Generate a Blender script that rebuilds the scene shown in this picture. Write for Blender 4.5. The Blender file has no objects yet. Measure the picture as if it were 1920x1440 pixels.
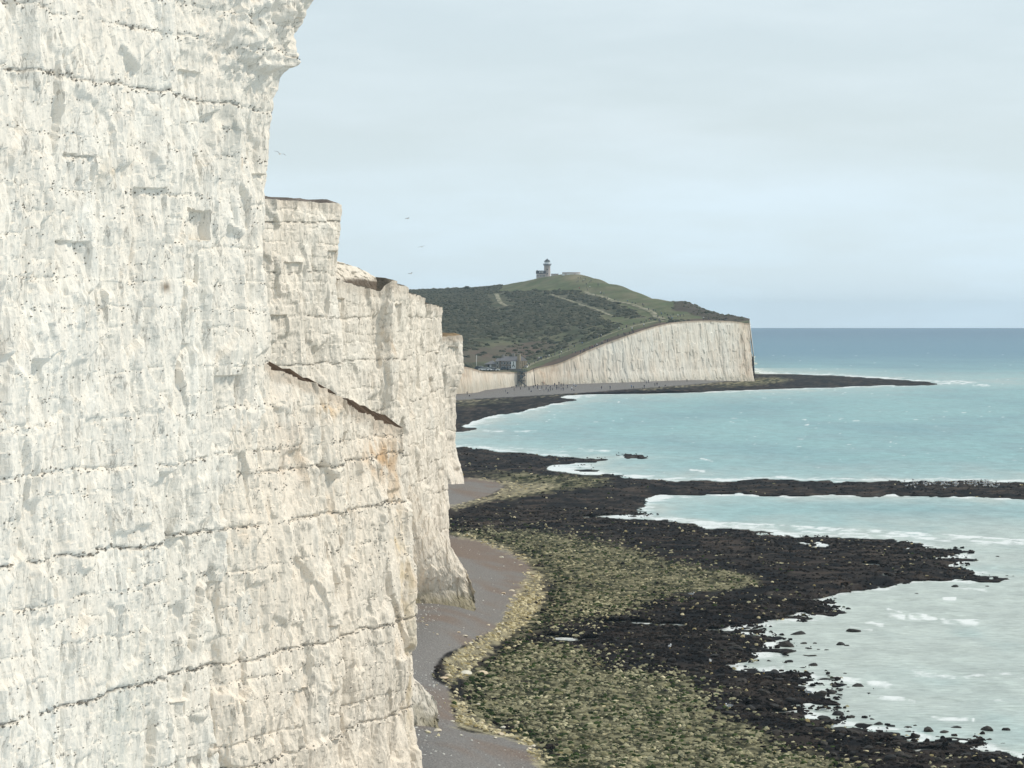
import bpy, bmesh, math, random
import numpy as np
from mathutils import Vector, Matrix

random.seed(7)
RNG = np.random.default_rng(7)
SC = bpy.context.scene
COL = SC.collection

# ------------------------------------------------------------------ camera, sky, sun, exposure
FPX, HCAM, VH = 6400.0, 34.0, 596.0          # focal length in photo pixels, eye height (m), row of eye level
cam_d = bpy.data.cameras.new('camera'); cam = bpy.data.objects.new('camera', cam_d); COL.objects.link(cam)
cam_d.sensor_width = 36.0; cam_d.lens = 36.0 * FPX / 1920.0
cam_d.shift_y = -(720 - VH) / 1920.0
cam_d.clip_start = 1.0; cam_d.clip_end = 60000.0
cam.location = (0, 0, HCAM); cam.rotation_euler = (math.radians(90), 0, 0)
SC.camera = cam

SUN_AZ, SUN_EL = 84.0, 44.0
world = bpy.data.worlds.new('World'); SC.world = world; world.use_nodes = True
wn = world.node_tree; wn.nodes.clear()
def _n(nt, typ, **kw):
    n = nt.nodes.new(typ)
    for k, v in kw.items(): setattr(n, k, v)
    return n
w_out = _n(wn, 'ShaderNodeOutputWorld'); w_bg = _n(wn, 'ShaderNodeBackground')
w_sky = _n(wn, 'ShaderNodeTexSky', sky_type='NISHITA', sun_disc=False)
w_sky.sun_elevation = math.radians(SUN_EL); w_sky.sun_rotation = math.radians(SUN_AZ)
w_sky.altitude = 30; w_sky.air_density = 1.0; w_sky.dust_density = 0.6; w_sky.ozone_density = 2.0
w_tc = _n(wn, 'ShaderNodeTexCoord'); w_map = _n(wn, 'ShaderNodeMapping')
w_map.inputs['Scale'].default_value = (9.0, 9.0, 44.0)
w_noi = _n(wn, 'ShaderNodeTexNoise'); w_noi.inputs['Scale'].default_value = 1.0; w_noi.inputs['Detail'].default_value = 6; w_noi.inputs['Roughness'].default_value = 0.55
w_rmp = _n(wn, 'ShaderNodeMapRange'); w_rmp.inputs[1].default_value = 0.42; w_rmp.inputs[2].default_value = 0.72
w_rmp.inputs[3].default_value = 0.78; w_rmp.inputs[4].default_value = 1.0
w_mix = _n(wn, 'ShaderNodeMixRGB'); w_mix.inputs[2].default_value = (6.2, 7.25, 7.75, 1)     # thin bright cloud veil
w_sep = _n(wn, 'ShaderNodeSeparateXYZ')
w_hor = _n(wn, 'ShaderNodeMapRange'); w_hor.inputs[1].default_value = 0.0; w_hor.inputs[2].default_value = 0.055
w_hor.inputs[3].default_value = 0.0; w_hor.inputs[4].default_value = 1.0
w_veil = _n(wn, 'ShaderNodeMixRGB'); w_veil.inputs[1].default_value = (8.0, 9.9, 11.2, 1); w_veil.inputs[2].default_value = (7.5, 8.6, 9.1, 1)
wn.links.new(w_tc.outputs['Generated'], w_map.inputs[0]); wn.links.new(w_map.outputs[0], w_noi.inputs['Vector'])
wn.links.new(w_tc.outputs['Generated'], w_sep.inputs[0]); wn.links.new(w_sep.outputs['Z'], w_hor.inputs[0])
wn.links.new(w_hor.outputs[0], w_veil.inputs[0]); wn.links.new(w_veil.outputs[0], w_mix.inputs[2])
wn.links.new(w_noi.outputs['Fac'], w_rmp.inputs[0]); wn.links.new(w_rmp.outputs[0], w_mix.inputs[0])
wn.links.new(w_sky.outputs[0], w_mix.inputs[1]); wn.links.new(w_mix.outputs[0], w_bg.inputs[0])
w_bg.inputs[1].default_value = 0.10
wn.links.new(w_bg.outputs[0], w_out.inputs[0])

sun_d = bpy.data.lights.new('sun', 'SUN'); sun = bpy.data.objects.new('sun', sun_d); COL.objects.link(sun)
sun_d.energy = 2.75; sun_d.angle = math.radians(3.0); sun_d.color = (1.0, 0.935, 0.83)
_az, _el = math.radians(SUN_AZ), math.radians(SUN_EL)
to_sun = Vector((math.sin(_az) * math.cos(_el), math.cos(_az) * math.cos(_el), math.sin(_el)))
sun.rotation_euler = to_sun.to_track_quat('Z', 'Y').to_euler()

vs = SC.view_settings
vs.view_transform = 'Standard'; vs.look = 'None'; vs.exposure = 0.0; vs.gamma = 1.0; vs.use_curve_mapping = False
SC.render.engine = 'CYCLES'
SC.cycles.use_denoising = True
SC.cycles.max_bounces = 6; SC.cycles.diffuse_bounces = 3; SC.cycles.glossy_bounces = 2
SC.cycles.volume_bounces = 0; SC.cycles.transparent_max_bounces = 4

# ------------------------------------------------------------------ helpers
def at(px, py, Y):                       # a point at distance Y, from its place in the photograph
    return np.array([(px - 960.0) / FPX * Y, Y, HCAM - (py - VH) / FPX * Y])
def px_of(X, Y): return 960.0 + FPX * X / Y
def py_of(Z, Y): return VH + FPX * (HCAM - Z) / Y

_PR = np.random.default_rng(99)
PERM = _PR.permutation(8192).astype(np.int32)
_A = _PR.uniform(0, 6.2831853, 8192); GC = (np.cos(_A) * 1.4).astype(np.float32); GS = (np.sin(_A) * 1.4).astype(np.float32)
UNI = _PR.random(8192).astype(np.float32)
def _h(ix, iy, seed):
    return UNI[PERM[(PERM[(ix + seed * 131) & 8191] + iy) & 8191]]
def perlin(x, y, seed=0):
    x = np.asarray(x, np.float32); y = np.asarray(y, np.float32)
    x, y = np.broadcast_arrays(x, y)
    fx = np.floor(x); fy = np.floor(y); ix = fx.astype(np.int32); iy = fy.astype(np.int32)
    fx = x - fx; fy = y - fy
    u = fx * fx * fx * (fx * (fx * 6 - 15) + 10); v = fy * fy * fy * (fy * (fy * 6 - 15) + 10)
    p0 = PERM[(ix + seed * 131) & 8191]; p1 = PERM[(ix + 1 + seed * 131) & 8191]
    h = (p0 + iy) & 8191; h = PERM[h]; a = GC[h] * fx + GS[h] * fy
    h = PERM[(p1 + iy) & 8191]; a = a + u * (GC[h] * (fx - 1) + GS[h] * fy - a)
    h = PERM[(p0 + iy + 1) & 8191]; b = GC[h] * fx + GS[h] * (fy - 1)
    h = PERM[(p1 + iy + 1) & 8191]; b = b + u * (GC[h] * (fx - 1) + GS[h] * (fy - 1) - b)
    return a + v * (b - a)
def fbm(x, y, octv=4, seed=0, gain=0.5):
    t = 0; a = 1.0; n = 0.0; f = 1.0
    for k in range(octv):
        t = t + a * perlin(x * f + 17.3 * k, y * f - 9.1 * k, seed + k); n += a; a *= gain; f *= 2.03
    return t / n
def ridged(x, y, octv=3, seed=0):
    t = 0; a = 1.0; n = 0.0; f = 1.0
    for k in range(octv):
        t = t + a * (1 - np.abs(perlin(x * f + 7.7 * k, y * f + 3.3 * k, seed + k)) * 1.6); n += a; a *= 0.5; f *= 2.1
    return t / n
def cells(x, y, seed=0):                 # nearest jittered cell: three random numbers and the offset from its centre
    x = np.asarray(x, np.float32); y = np.asarray(y, np.float32)
    ix = np.floor(x).astype(np.int32); iy = np.floor(y).astype(np.int32)
    best = np.full(x.shape, 9e9, np.float32); bh = np.zeros(x.shape, np.int32); ox = np.zeros(x.shape, np.float32); oy = ox.copy()
    for dx in (-1, 0, 1):
        p = PERM[(ix + dx + seed * 131) & 8191]
        for dy in (-1, 0, 1):
            h = PERM[(p + iy + dy) & 8191]
            ex = x - (ix + dx + 0.1 + 0.8 * UNI[h]); ey = y - (iy + dy + 0.1 + 0.8 * UNI[(h + 4001) & 8191])
            d = ex * ex + ey * ey
            m = d < best
            np.copyto(best, d, where=m); np.copyto(bh, h, where=m); np.copyto(ox, ex, where=m); np.copyto(oy, ey, where=m)
    return UNI[(bh + 777) & 8191], UNI[(bh + 1999) & 8191], UNI[(bh + 3111) & 8191], ox, oy
def smooth(a, b, x):
    t = np.clip((x - a) / (b - a), 0, 1); return t * t * (3 - 2 * t)
def mixc(a, b, t):
    a = np.asarray(a, float); b = np.asarray(b, float); t = np.asarray(t)[..., None]
    return a * (1 - t) + b * t

def mesh_np(name, V, F, mats, parent=None, col=None, mat_idx=None, shade_smooth=False, extra=None):
    V = np.ascontiguousarray(V, np.float32).reshape(-1, 3); F = np.ascontiguousarray(F, np.int32)
    k = F.shape[1]
    me = bpy.data.meshes.new(name)
    me.vertices.add(len(V)); me.vertices.foreach_set('co', V.ravel())
    me.loops.add(F.size); me.loops.foreach_set('vertex_index', F.ravel())
    me.polygons.add(len(F)); me.polygons.foreach_set('loop_start', np.arange(0, F.size, k, dtype=np.int32))
    me.polygons.foreach_set('loop_total', np.full(len(F), k, np.int32))
    me.polygons.foreach_set('use_smooth', np.full(len(F), shade_smooth, bool))
    for m in (mats if isinstance(mats, (list, tuple)) else [mats]): me.materials.append(m)
    if mat_idx is not None: me.polygons.foreach_set('material_index', np.asarray(mat_idx, np.int32))
    if col is not None:
        a = me.attributes.new('tint', 'FLOAT_COLOR', 'POINT')
        c = np.ones((len(V), 4), np.float32); c[:, :3] = np.asarray(col).reshape(-1, 3)
        a.data.foreach_set('color', c.ravel())
    for nm, arr in (extra or {}).items():
        a = me.attributes.new(nm, 'FLOAT', 'POINT'); a.data.foreach_set('value', np.asarray(arr, np.float32).ravel())
    me.update(calc_edges=True)
    ob = bpy.data.objects.new(name, me); COL.objects.link(ob)
    if parent is not None: ob.parent = parent
    return ob
def grid_faces(nr, nc, keep=None):
    i = np.arange(nr * nc).reshape(nr, nc)
    F = np.stack([i[:-1, :-1], i[:-1, 1:], i[1:, 1:], i[1:, :-1]], -1).reshape(-1, 4)
    return F if keep is None else F[keep.ravel()]
def tag(o, label, cat, group=None, kind=None):
    o['label'] = label
    if cat: o['category'] = cat
    if group: o['group'] = group
    if kind: o['kind'] = kind
    return o
def empty(name, loc, rz=0.0):
    o = bpy.data.objects.new(name, None); COL.objects.link(o)
    o.location = tuple(loc); o.rotation_euler = (0, 0, rz); o.empty_display_size = 0.2
    return o
def bm_obj(name, bm, mats, parent=None, sm=False):
    me = bpy.data.meshes.new(name); bm.to_mesh(me); bm.free()
    for m in (mats if isinstance(mats, (list, tuple)) else [mats]): me.materials.append(m)
    if sm: me.polygons.foreach_set('use_smooth', [True] * len(me.polygons))
    o = bpy.data.objects.new(name, me); COL.objects.link(o)
    if parent is not None: o.parent = parent
    return o
def box_bm(bm, x0, x1, y0, y1, z0, z1):
    v = [bm.verts.new((x, y, z)) for z in (z0, z1) for x, y in ((x0, y0), (x1, y0), (x1, y1), (x0, y1))]
    for f in ((0, 3, 2, 1), (4, 5, 6, 7), (0, 1, 5, 4), (1, 2, 6, 5), (2, 3, 7, 6), (3, 0, 4, 7)):
        bm.faces.new([v[i] for i in f])
def box(name, dims, m, parent=None):
    bm = bmesh.new(); box_bm(bm, *dims); return bm_obj(name, bm, m, parent)
def prism(name, pts, axis, a, b, m, parent=None):   # polygon pts (2D) pushed along an axis from a to b
    bm = bmesh.new()
    def put(p, t): return (t, p[0], p[1]) if axis == 'x' else ((p[0], t, p[1]) if axis == 'y' else (p[0], p[1], t))
    A = [bm.verts.new(put(p, a)) for p in pts]; B = [bm.verts.new(put(p, b)) for p in pts]
    bm.faces.new(A); bm.faces.new(B[::-1])
    n = len(pts)
    for i in range(n): bm.faces.new([A[i], B[i], B[(i + 1) % n], A[(i + 1) % n]])
    bmesh.ops.recalc_face_normals(bm, faces=bm.faces[:])
    return bm_obj(name, bm, m, parent)
def lathe(name, prof, m, parent=None, seg=20, loc=(0, 0, 0), sm=True):
    bm = bmesh.new(); rings = []
    for r, z in prof:
        rings.append([bm.verts.new((loc[0] + r * math.cos(2 * math.pi * i / seg), loc[1] + r * math.sin(2 * math.pi * i / seg), loc[2] + z)) for i in range(seg)])
    for a, b in zip(rings, rings[1:]):
        for i in range(seg): bm.faces.new([a[i], a[(i + 1) % seg], b[(i + 1) % seg], b[i]])
    bm.faces.new(rings[0][::-1]); bm.faces.new(rings[-1])
    return bm_obj(name, bm, m, parent, sm)
def tube_bm(bm, p, q, r, seg=5):
    p = Vector(p); q = Vector(q); d = (q - p).normalized()
    a = d.cross(Vector((0, 0, 1)))
    if a.length < 1e-3: a = Vector((1, 0, 0))
    a.normalize(); b = d.cross(a)
    R = []
    for c in (p, q): R.append([bm.verts.new(c + (a * math.cos(2 * math.pi * i / seg) + b * math.sin(2 * math.pi * i / seg)) * r) for i in range(seg)])
    for i in range(seg): bm.faces.new([R[0][i], R[0][(i + 1) % seg], R[1][(i + 1) % seg], R[1][i]])
    bm.faces.new(R[0][::-1]); bm.faces.new(R[1])

# ------------------------------------------------------------------ materials
def new_mat(name):
    m = bpy.data.materials.new(name); m.use_nodes = True
    nt = m.node_tree; b = nt.nodes['Principled BSDF']
    return m, nt, b
def tint_mat(name, rough=0.85, nscale=1.5, namp=0.25, bscale=6.0, bump=0.3, bdist=0.05, spec=0.25, fine=None, stretch=(1, 1, 1)):
    """albedo from the mesh's tint attribute, broken up by two noises, with fine relief"""
    m, nt, b = new_mat(name); L = nt.links.new
    at_ = _n(nt, 'ShaderNodeAttribute', attribute_name='tint')
    geo = _n(nt, 'ShaderNodeNewGeometry'); mp = _n(nt, 'ShaderNodeMapping'); mp.inputs['Scale'].default_value = stretch
    L(geo.outputs['Position'], mp.inputs[0])
    n1 = _n(nt, 'ShaderNodeTexNoise'); n1.inputs['Scale'].default_value = nscale; n1.inputs['Detail'].default_value = 6; n1.inputs['Roughness'].default_value = 0.65
    L(mp.outputs[0], n1.inputs['Vector'])
    mr = _n(nt, 'ShaderNodeMapRange'); mr.inputs[1].default_value = 0.3; mr.inputs[2].default_value = 0.7
    mr.inputs[3].default_value = 1 - namp; mr.inputs[4].default_value = 1 + namp
    L(n1.outputs['Fac'], mr.inputs[0])
    mul = _n(nt, 'ShaderNodeMixRGB', blend_type='MULTIPLY'); mul.inputs[0].default_value = 1
    L(at_.outputs['Color'], mul.inputs[1]); L(mr.outputs[0], mul.inputs[2]); out = mul.outputs[0]
    if fine:
        sc, thr, colr, amt = fine
        v = _n(nt, 'ShaderNodeTexNoise'); v.inputs['Scale'].default_value = sc; v.inputs['Detail'].default_value = 3
        L(mp.outputs[0], v.inputs['Vector'])
        r2 = _n(nt, 'ShaderNodeMapRange'); r2.inputs[1].default_value = thr; r2.inputs[2].default_value = thr + 0.06; r2.inputs[4].default_value = amt
        L(v.outputs['Fac'], r2.inputs[0])
        mx = _n(nt, 'ShaderNodeMixRGB'); mx.inputs[2].default_value = (*colr, 1)
        L(r2.outputs[0], mx.inputs[0]); L(out, mx.inputs[1]); out = mx.outputs[0]
    L(out, b.inputs['Base Color'])
    n2 = _n(nt, 'ShaderNodeTexNoise'); n2.inputs['Scale'].default_value = bscale; n2.inputs['Detail'].default_value = 5
    L(mp.outputs[0], n2.inputs['Vector'])
    bp = _n(nt, 'ShaderNodeBump'); bp.inputs['Strength'].default_value = bump; bp.inputs['Distance'].default_value = bdist
    L(n2.outputs['Fac'], bp.inputs['Height']); L(bp.outputs[0], b.inputs['Normal'])
    b.inputs['Roughness'].default_value = rough; b.inputs['Specular IOR Level'].default_value = spec
    return m
def plain(name, c, rough=0.7, spec=0.3, metallic=0.0, namp=0.12, nscale=2.0):
    m, nt, b = new_mat(name); L = nt.links.new
    geo = _n(nt, 'ShaderNodeTexCoord')
    n1 = _n(nt, 'ShaderNodeTexNoise'); n1.inputs['Scale'].default_value = nscale; n1.inputs['Detail'].default_value = 4
    L(geo.outputs['Object'], n1.inputs['Vector'])
    mx = _n(nt, 'ShaderNodeMixRGB'); mx.inputs[1].default_value = (*[v * (1 - namp) for v in c], 1); mx.inputs[2].default_value = (*[min(1, v * (1 + namp)) for v in c], 1)
    L(n1.outputs['Fac'], mx.inputs[0]); L(mx.outputs[0], b.inputs['Base Color'])
    b.inputs['Roughness'].default_value = rough; b.inputs['Specular IOR Level'].default_value = spec; b.inputs['Metallic'].default_value = metallic
    return m
M = {}
M['chalk'] = tint_mat('chalk', 0.95, 0.9, 0.06, 6.0, 0.7, 0.10, 0.10, fine=(5.5, 0.66, (0.22, 0.20, 0.17), 0.5), stretch=(1, 1, 0.55))
def add_cracks(m, scale, stretch, width, amt, colr):
    """thin dark fissures: where a stretched noise crosses its middle value, broken up by a second noise"""
    nt = m.node_tree; L = nt.links.new; b = nt.nodes['Principled BSDF']; src = b.inputs['Base Color'].links[0].from_socket
    geo = _n(nt, 'ShaderNodeNewGeometry'); mp = _n(nt, 'ShaderNodeMapping'); mp.inputs['Scale'].default_value = stretch; L(geo.outputs['Position'], mp.inputs[0])
    n = _n(nt, 'ShaderNodeTexNoise'); n.inputs['Scale'].default_value = scale; n.inputs['Detail'].default_value = 5; n.inputs['Roughness'].default_value = .6; L(mp.outputs[0], n.inputs['Vector'])
    s1 = _n(nt, 'ShaderNodeMath', operation='SUBTRACT'); s1.inputs[1].default_value = .5; L(n.outputs['Fac'], s1.inputs[0])
    s2 = _n(nt, 'ShaderNodeMath', operation='ABSOLUTE'); L(s1.outputs[0], s2.inputs[0])
    r = _n(nt, 'ShaderNodeMapRange'); r.inputs[1].default_value = 0; r.inputs[2].default_value = width; r.inputs[3].default_value = 1; r.inputs[4].default_value = 0; L(s2.outputs[0], r.inputs[0])
    g = _n(nt, 'ShaderNodeTexNoise'); g.inputs['Scale'].default_value = scale * .7; g.inputs['Detail'].default_value = 3; L(geo.outputs['Position'], g.inputs['Vector'])
    gr = _n(nt, 'ShaderNodeMapRange'); gr.inputs[1].default_value = .48; gr.inputs[2].default_value = .62; gr.inputs[4].default_value = amt; L(g.outputs['Fac'], gr.inputs[0])
    mu = _n(nt, 'ShaderNodeMath', operation='MULTIPLY'); L(r.outputs[0], mu.inputs[0]); L(gr.outputs[0], mu.inputs[1])
    mx = _n(nt, 'ShaderNodeMixRGB'); mx.inputs[2].default_value = (*colr, 1); L(mu.outputs[0], mx.inputs[0]); L(src, mx.inputs[1]); L(mx.outputs[0], b.inputs['Base Color'])
add_cracks(M['chalk'], 1.1, (1, 1, .30), .022, .75, (.25, .225, .19))
add_cracks(M['chalk'], 2.0, (1, .6, 1.2), .020, .5, (.28, .255, .21))
M['chalk_far'] = tint_mat('chalk_far', 0.92, 0.5, 0.16, 1.2, 0.6, 0.5, 0.15, stretch=(1, 1, 0.25))
M['flint'] = plain('flint', (0.17, 0.155, 0.13), 0.5, 0.4, namp=0.5, nscale=3)
M['soil'] = tint_mat('soil', 0.95, 0.8, 0.35, 3.0, 0.7, 0.3, 0.1)
M['shore'] = tint_mat('shore', 0.9, 7.0, 0.55, 4.5, 0.9, 0.15, 0.05, fine=(4.0, 0.68, (0.36, 0.34, 0.31), 0.22))
M['stone'] = tint_mat('stone', 0.9, 3.0, 0.25, 6.0, 0.6, 0.06, 0.05)
M['weed_stone'] = tint_mat('weed_stone', 0.85, 3.0, 0.35, 9.0, 0.8, 0.08, 0.15)
M['down'] = tint_mat('downland', 0.95, 0.12, 0.22, 0.5, 0.6, 0.6, 0.05, stretch=(1, 0.35, 1))
M['scrub'] = tint_mat('scrub', 0.95, 0.8, 0.3, 1.5, 0.8, 0.5, 0.05)

# ------------------------------------------------------------------ shore: rock platform, shingle bays
def inpoly(P, u, v):
    P = np.asarray(P, float); r = np.zeros(u.shape, bool); n = len(P); j = n - 1
    for i in range(n):
        xi, yi = P[i]; xj, yj = P[j]
        if yi != yj:
            c = ((yi > v) != (yj > v)) & (u < (xj - xi) * (v - yi) / (yj - yi) + xi); r ^= c
        j = i
    return r
def blur(a, ru, rv):
    def b1(a, r, ax):
        if r < 1: return a
        k = 2 * r + 1
        p = [(0, 0), (0, 0)]; p[ax] = (r + 1, r)
        c = np.cumsum(np.pad(a, p, mode='edge'), axis=ax)
        return (c[k:] - c[:-k]) / k if ax == 0 else (c[:, k:] - c[:, :-k]) / k
    for _ in range(2): a = b1(b1(a, ru, 1), rv, 0)
    return a
LAND = [
 [(840,838),(870,838),(950,848),(1030,853),(1090,858),(1145,862),(1120,867),(1060,870),(1020,877),(1040,884),(1110,890),(1180,895),(1260,900),(1400,900),(1560,899),(1700,901),(1920,903),(2400,905),
  (2400,941),(1920,937),(1780,932),(1600,930),(1450,928),(1350,929),(1250,932),(1205,938),(1230,945),(1200,952),(1195,962),(1130,967),(1085,969),(1180,973),(1250,976),(1320,985),(1420,1000),(1500,1009),
  (1600,1006),(1700,1018),(1760,1027),(1850,1029),(1820,1038),(1740,1045),(1840,1049),(1810,1057),(1780,1060),(1860,1074),(1900,1087),(1890,1092),(1800,1094),(1740,1090),(1690,1093),(1660,1100),(1600,1108),
  (1520,1117),(1500,1125),(1555,1130),(1575,1145),(1520,1155),(1470,1165),(1380,1172),(1350,1178),(1420,1185),(1470,1195),(1450,1205),(1475,1212),(1450,1225),(1400,1235),(1350,1241),(1345,1248),
  (1430,1250),(1500,1265),(1560,1290),(1580,1303),(1530,1318),(1480,1330),(1520,1343),(1580,1355),(1700,1370),(1760,1385),(1850,1405),(1930,1420),(2000,1440),(2300,1520),(2300,1900),(200,1900),(200,838)],
 [(200,660),(1405,660),(1410,702),(1480,701),(1560,704),(1650,709),(1740,716),(1755,718.5),(1700,721),(1640,723),(1560,727),(1480,729),(1400,732),(1300,735),(1200,737),(1100,739),(1060,741),(1045,745),
  (1080,748),(1085,750),(1040,757),(1020,762),(960,775),(920,782),(890,790),(860,800),(905,803),(880,808),(840,812),(200,812)],
 [(1140,850),(1220,853),(1230,859),(1170,861)], [(1070,878),(1120,880),(1115,885),(1075,884)], [(1125,886),(1190,888),(1180,892),(1130,891)],
 [(1720,716),(1770,721),(1690,724),(1680,722)]]
POOL = [[(1005,1190),(1060,1186),(1115,1192),(1105,1200),(1020,1202)], [(1110,1161),(1200,1159),(1310,1167),(1300,1173),(1180,1171)],
 [(1488,1018),(1530,1016),(1556,1024),(1520,1027)], [(1600,1052),(1650,1051),(1682,1057),(1630,1060)], [(1640,1071),(1690,1073),(1705,1079),(1655,1078)],
 [(1345,1242),(1420,1246),(1480,1250),(1400,1253)]]
SHING = [
 [(200,1270),(812,1275),(838,1290),(845,1330),(862,1380),(200,1380)],
 [(200,1366),(830,1368),(900,1374),(960,1383),(1000,1396),(1012,1420),(1012,1440),(1000,1900),(200,1900)],
 [(200,985),(760,998),(842,1003),(900,1013),(955,1033),(990,1058),(1000,1082),(980,1104),(972,1125),(955,1150),(925,1183),(880,1205),(832,1225),(815,1250),(800,1290),(200,1300)],
 [(200,885),(830,896),(900,897),(938,904),(948,914),(918,929),(880,940),(838,956),(200,970)],
 [(200,660),(1405,660),(1405,711),(1330,718),(1250,725),(1160,731),(1100,736),(1060,738),(1000,742),(950,745),(900,747),(850,751),(200,764)]]
PALE = [                                                       # yellow-white chalk cobbles fringing the shingle
 [(835,1290),(830,1240),(880,1200),(925,1180),(965,1110),(985,1060),(1030,1078),(1022,1110),(1015,1140),(1000,1165),(950,1200),(905,1240),(880,1270),(850,1290),(880,1340),(960,1376),(1010,1395),(1030,1440),(1000,1450),(990,1400),(900,1376),(850,1366)],
 [(842,1001),(900,1009),(960,1028),(1000,1052),(990,1062),(950,1038),(890,1016),(842,1008)],
 [(865,893),(920,895),(960,903),(1010,905),(1060,908),(1020,922),(980,930),(920,940),(860,957),(838,960),(838,950),(915,928),(945,914),(935,904),(870,900)],
 [(1180,731),(1330,718),(1420,712),(1420,716),(1330,723),(1200,733)], [(850,750),(960,746),(1060,739),(1160,733),(1060,743),(960,748),(850,757)]]
GREEN = [
 [(865,884),(960,886),(1070,890),(1185,906),(1120,914),(1050,918),(1000,928),(940,938),(880,952),(840,965),(930,930),(1000,912),(960,900),(870,893)],
 [(842,990),(900,988),(1000,998),(1100,1012),(1200,1028),(1240,1050),(1330,1068),(1420,1078),(1440,1092),(1400,1106),(1300,1108),(1240,1118),(1180,1150),(1060,1166),(1000,1186),(950,1200),(1000,1150),(1020,1110),(1020,1075),(960,1030),(842,1002)],
 [(850,1290),(900,1240),(960,1200),(1040,1205),(1080,1225),(1130,1250),(1290,1268),(1330,1320),(1440,1385),(1560,1425),(1700,1480),(1700,1900),(1000,1900),(1020,1440),(1010,1395),(940,1368),(870,1335)],
 [(1400,713),(1450,706),(1500,712),(1440,720),(1330,728),(1250,733),(1330,724)], [(850,757),(960,748),(1010,747),(960,754),(850,763)]]
gu = np.arange(480.0, 2300.0, 4.0); gv = np.concatenate([np.arange(664.0, 760.0, 1.0), np.arange(760.0, 1700.0, 1.7)])
GU, GV = np.meshgrid(gu, gv)
Y0 = HCAM * FPX / (GV - VH); X0 = (GU - 960) / FPX * Y0
wob = fbm(X0 / 9, Y0 / 26, 4, 3); wob2 = fbm(X0 / 3.0, Y0 / 9, 3, 9)
fing = fbm(X0 / 5.0, Y0 / 2.6, 4, 23, .6); fing2 = fbm(X0 / 1.6, Y0 / 1.5, 3, 27)
UU = GU + (40 * wob + 300 * fing + 60 * fing2) * np.clip(330 / Y0, 0.12, 1.1) * (.25 + .75 * smooth(1000, 1300, GU))
VV = GV + 9 * fbm(X0 / 12, Y0 / 30, 3, 21) * np.clip((GV - 700) / 250, 0.02, 1)
def rast(polys, uu, vv):
    r = np.zeros(uu.shape)
    for p in polys: r = np.maximum(r, inpoly(p, uu, vv))
    return r
land = rast(LAND, UU, VV) * (1 - rast(POOL, GU + 150 * fing, GV + 2.0 * wob2) * (fing2 > -.12))
land *= ~((fing + .5 * fing2 > .30) & (blur(land, 14, 7) < .93) & (GV > 830) & (GU > 1000))
shing = rast(SHING, GU + 10 * wob, VV * 0.3 + GV * 0.7); pale = rast(PALE, GU + 14 * wob2, GV); green = rast(GREEN, GU + 40 * wob, VV)
landb = blur(land, 1, 1); land_soft = blur(land, 10, 7)
shb = blur(shing, 16, 9); shb = np.where(GV < 780, blur(shing, 8, 3), shb)
zb = np.where(landb > 0.5, 0.04 + 0.16 * smooth(0.5, 1.0, landb) + 0.48 * smooth(0.55, 1, land_soft), -0.9 * smooth(0.5, 0.0, landb) - 0.02)
cl_left = smooth(1000, 800, GU) * (GV > 780)
zb = zb + np.where(GV > 780, shb * (0.5 + 2.0 * cl_left), 3.3 * smooth(744, 709, GV + 12 * smooth(1250, 1420, GU)) * smooth(1500, 1400, GU) * landb)
GY = (HCAM - zb) * FPX / (GV - VH); GX = (GU - 960) / FPX * GY
# real relief on top: ledges, runnels and cobbles
dark = np.clip(landb - np.maximum.reduce([blur(shing, 3, 2), blur(pale, 3, 2), blur(green, 4, 3)]), 0, 1)
rough_r = fbm(GX / 2.2, GY / 5.0, 4, 31) * 0.34 + 0.22 * ridged(GX / 7, GY / 16, 3, 41) - 0.14
rough_s = fbm(GX / 1.2, GY / 2.0, 3, 51) * 0.10
zrel = landb * (rough_r * (0.35 + 0.65 * dark) * (1 - 0.8 * shb) + rough_s * (1 - shb)) + shb * 0.10 * fbm(GX / 3, GY / 14, 3, 61)
GZ = zb + np.where(GV > 850, zrel, zrel * 0.6)
n1 = fbm(GX / 4.5, GY / 11, 4, 71); n2 = fbm(GX / 1.1, GY / 2.4, 3, 81); n3 = fbm(GX / 16, GY / 40, 3, 91)
c_dark = mixc((0.007, 0.007, 0.008), (0.030, 0.023, 0.019), smooth(-0.15, 0.45, n1 + 0.3 * n3))
strk = fbm(GX / 9, GY / 3.2, 4, 95, .6)
c_dark = mixc(c_dark, (0.085, 0.064, 0.050), smooth(-.05, .45, strk) * (.35 + .45 * smooth(380, 520, GY + 60 * n3)))
c_dark = mixc(c_dark, (0.10, 0.09, 0.075), 0.6 * smooth(0.32, 0.6, n2 + 0.35 * n1))
c_green = mixc((0.022, 0.024, 0.012), (0.22, 0.20, 0.12), smooth(-0.25, 0.40, n2 + 0.5 * n1))
c_pale = mixc((0.13, 0.115, 0.08), (0.42, 0.37, 0.24), smooth(-0.4, 0.45, n2))
c_sh = mixc((0.185, 0.173, 0.163), (0.180, 0.142, 0.118), smooth(-0.2, 0.3, n3 + 0.5 * fbm(GX / 5, GY / 9, 3, 97)) * (GV > 780))
c_bed = np.broadcast_to(np.array([0.40, 0.44, 0.40]), c_sh.shape)
gb = blur(green, 5, 4); pb = blur(pale, 3, 2); sb2 = blur(shing, 3, 2)
colg = mixc(c_bed, c_dark, smooth(0.35, 0.55, landb))
colg = mixc(colg, c_green, smooth(0.25, 0.75, gb + 0.35 * n1) * landb)
colg = mixc(colg, c_sh, smooth(0.35, 0.65, sb2 + 0.2 * n2) * landb)
colg = mixc(colg, c_pale, 0.75 * smooth(0.45, 0.9, pb + 0.6 * n2) * landb)
shore = mesh_np('shore_platform', np.stack([GX, GY, GZ], -1), grid_faces(*GU.shape)[:, ::-1], M['shore'], col=colg, shade_smooth=True)
tag(shore, 'dark seaweed rock platform and grey shingle below the cliffs', 'shore', kind='structure')
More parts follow.
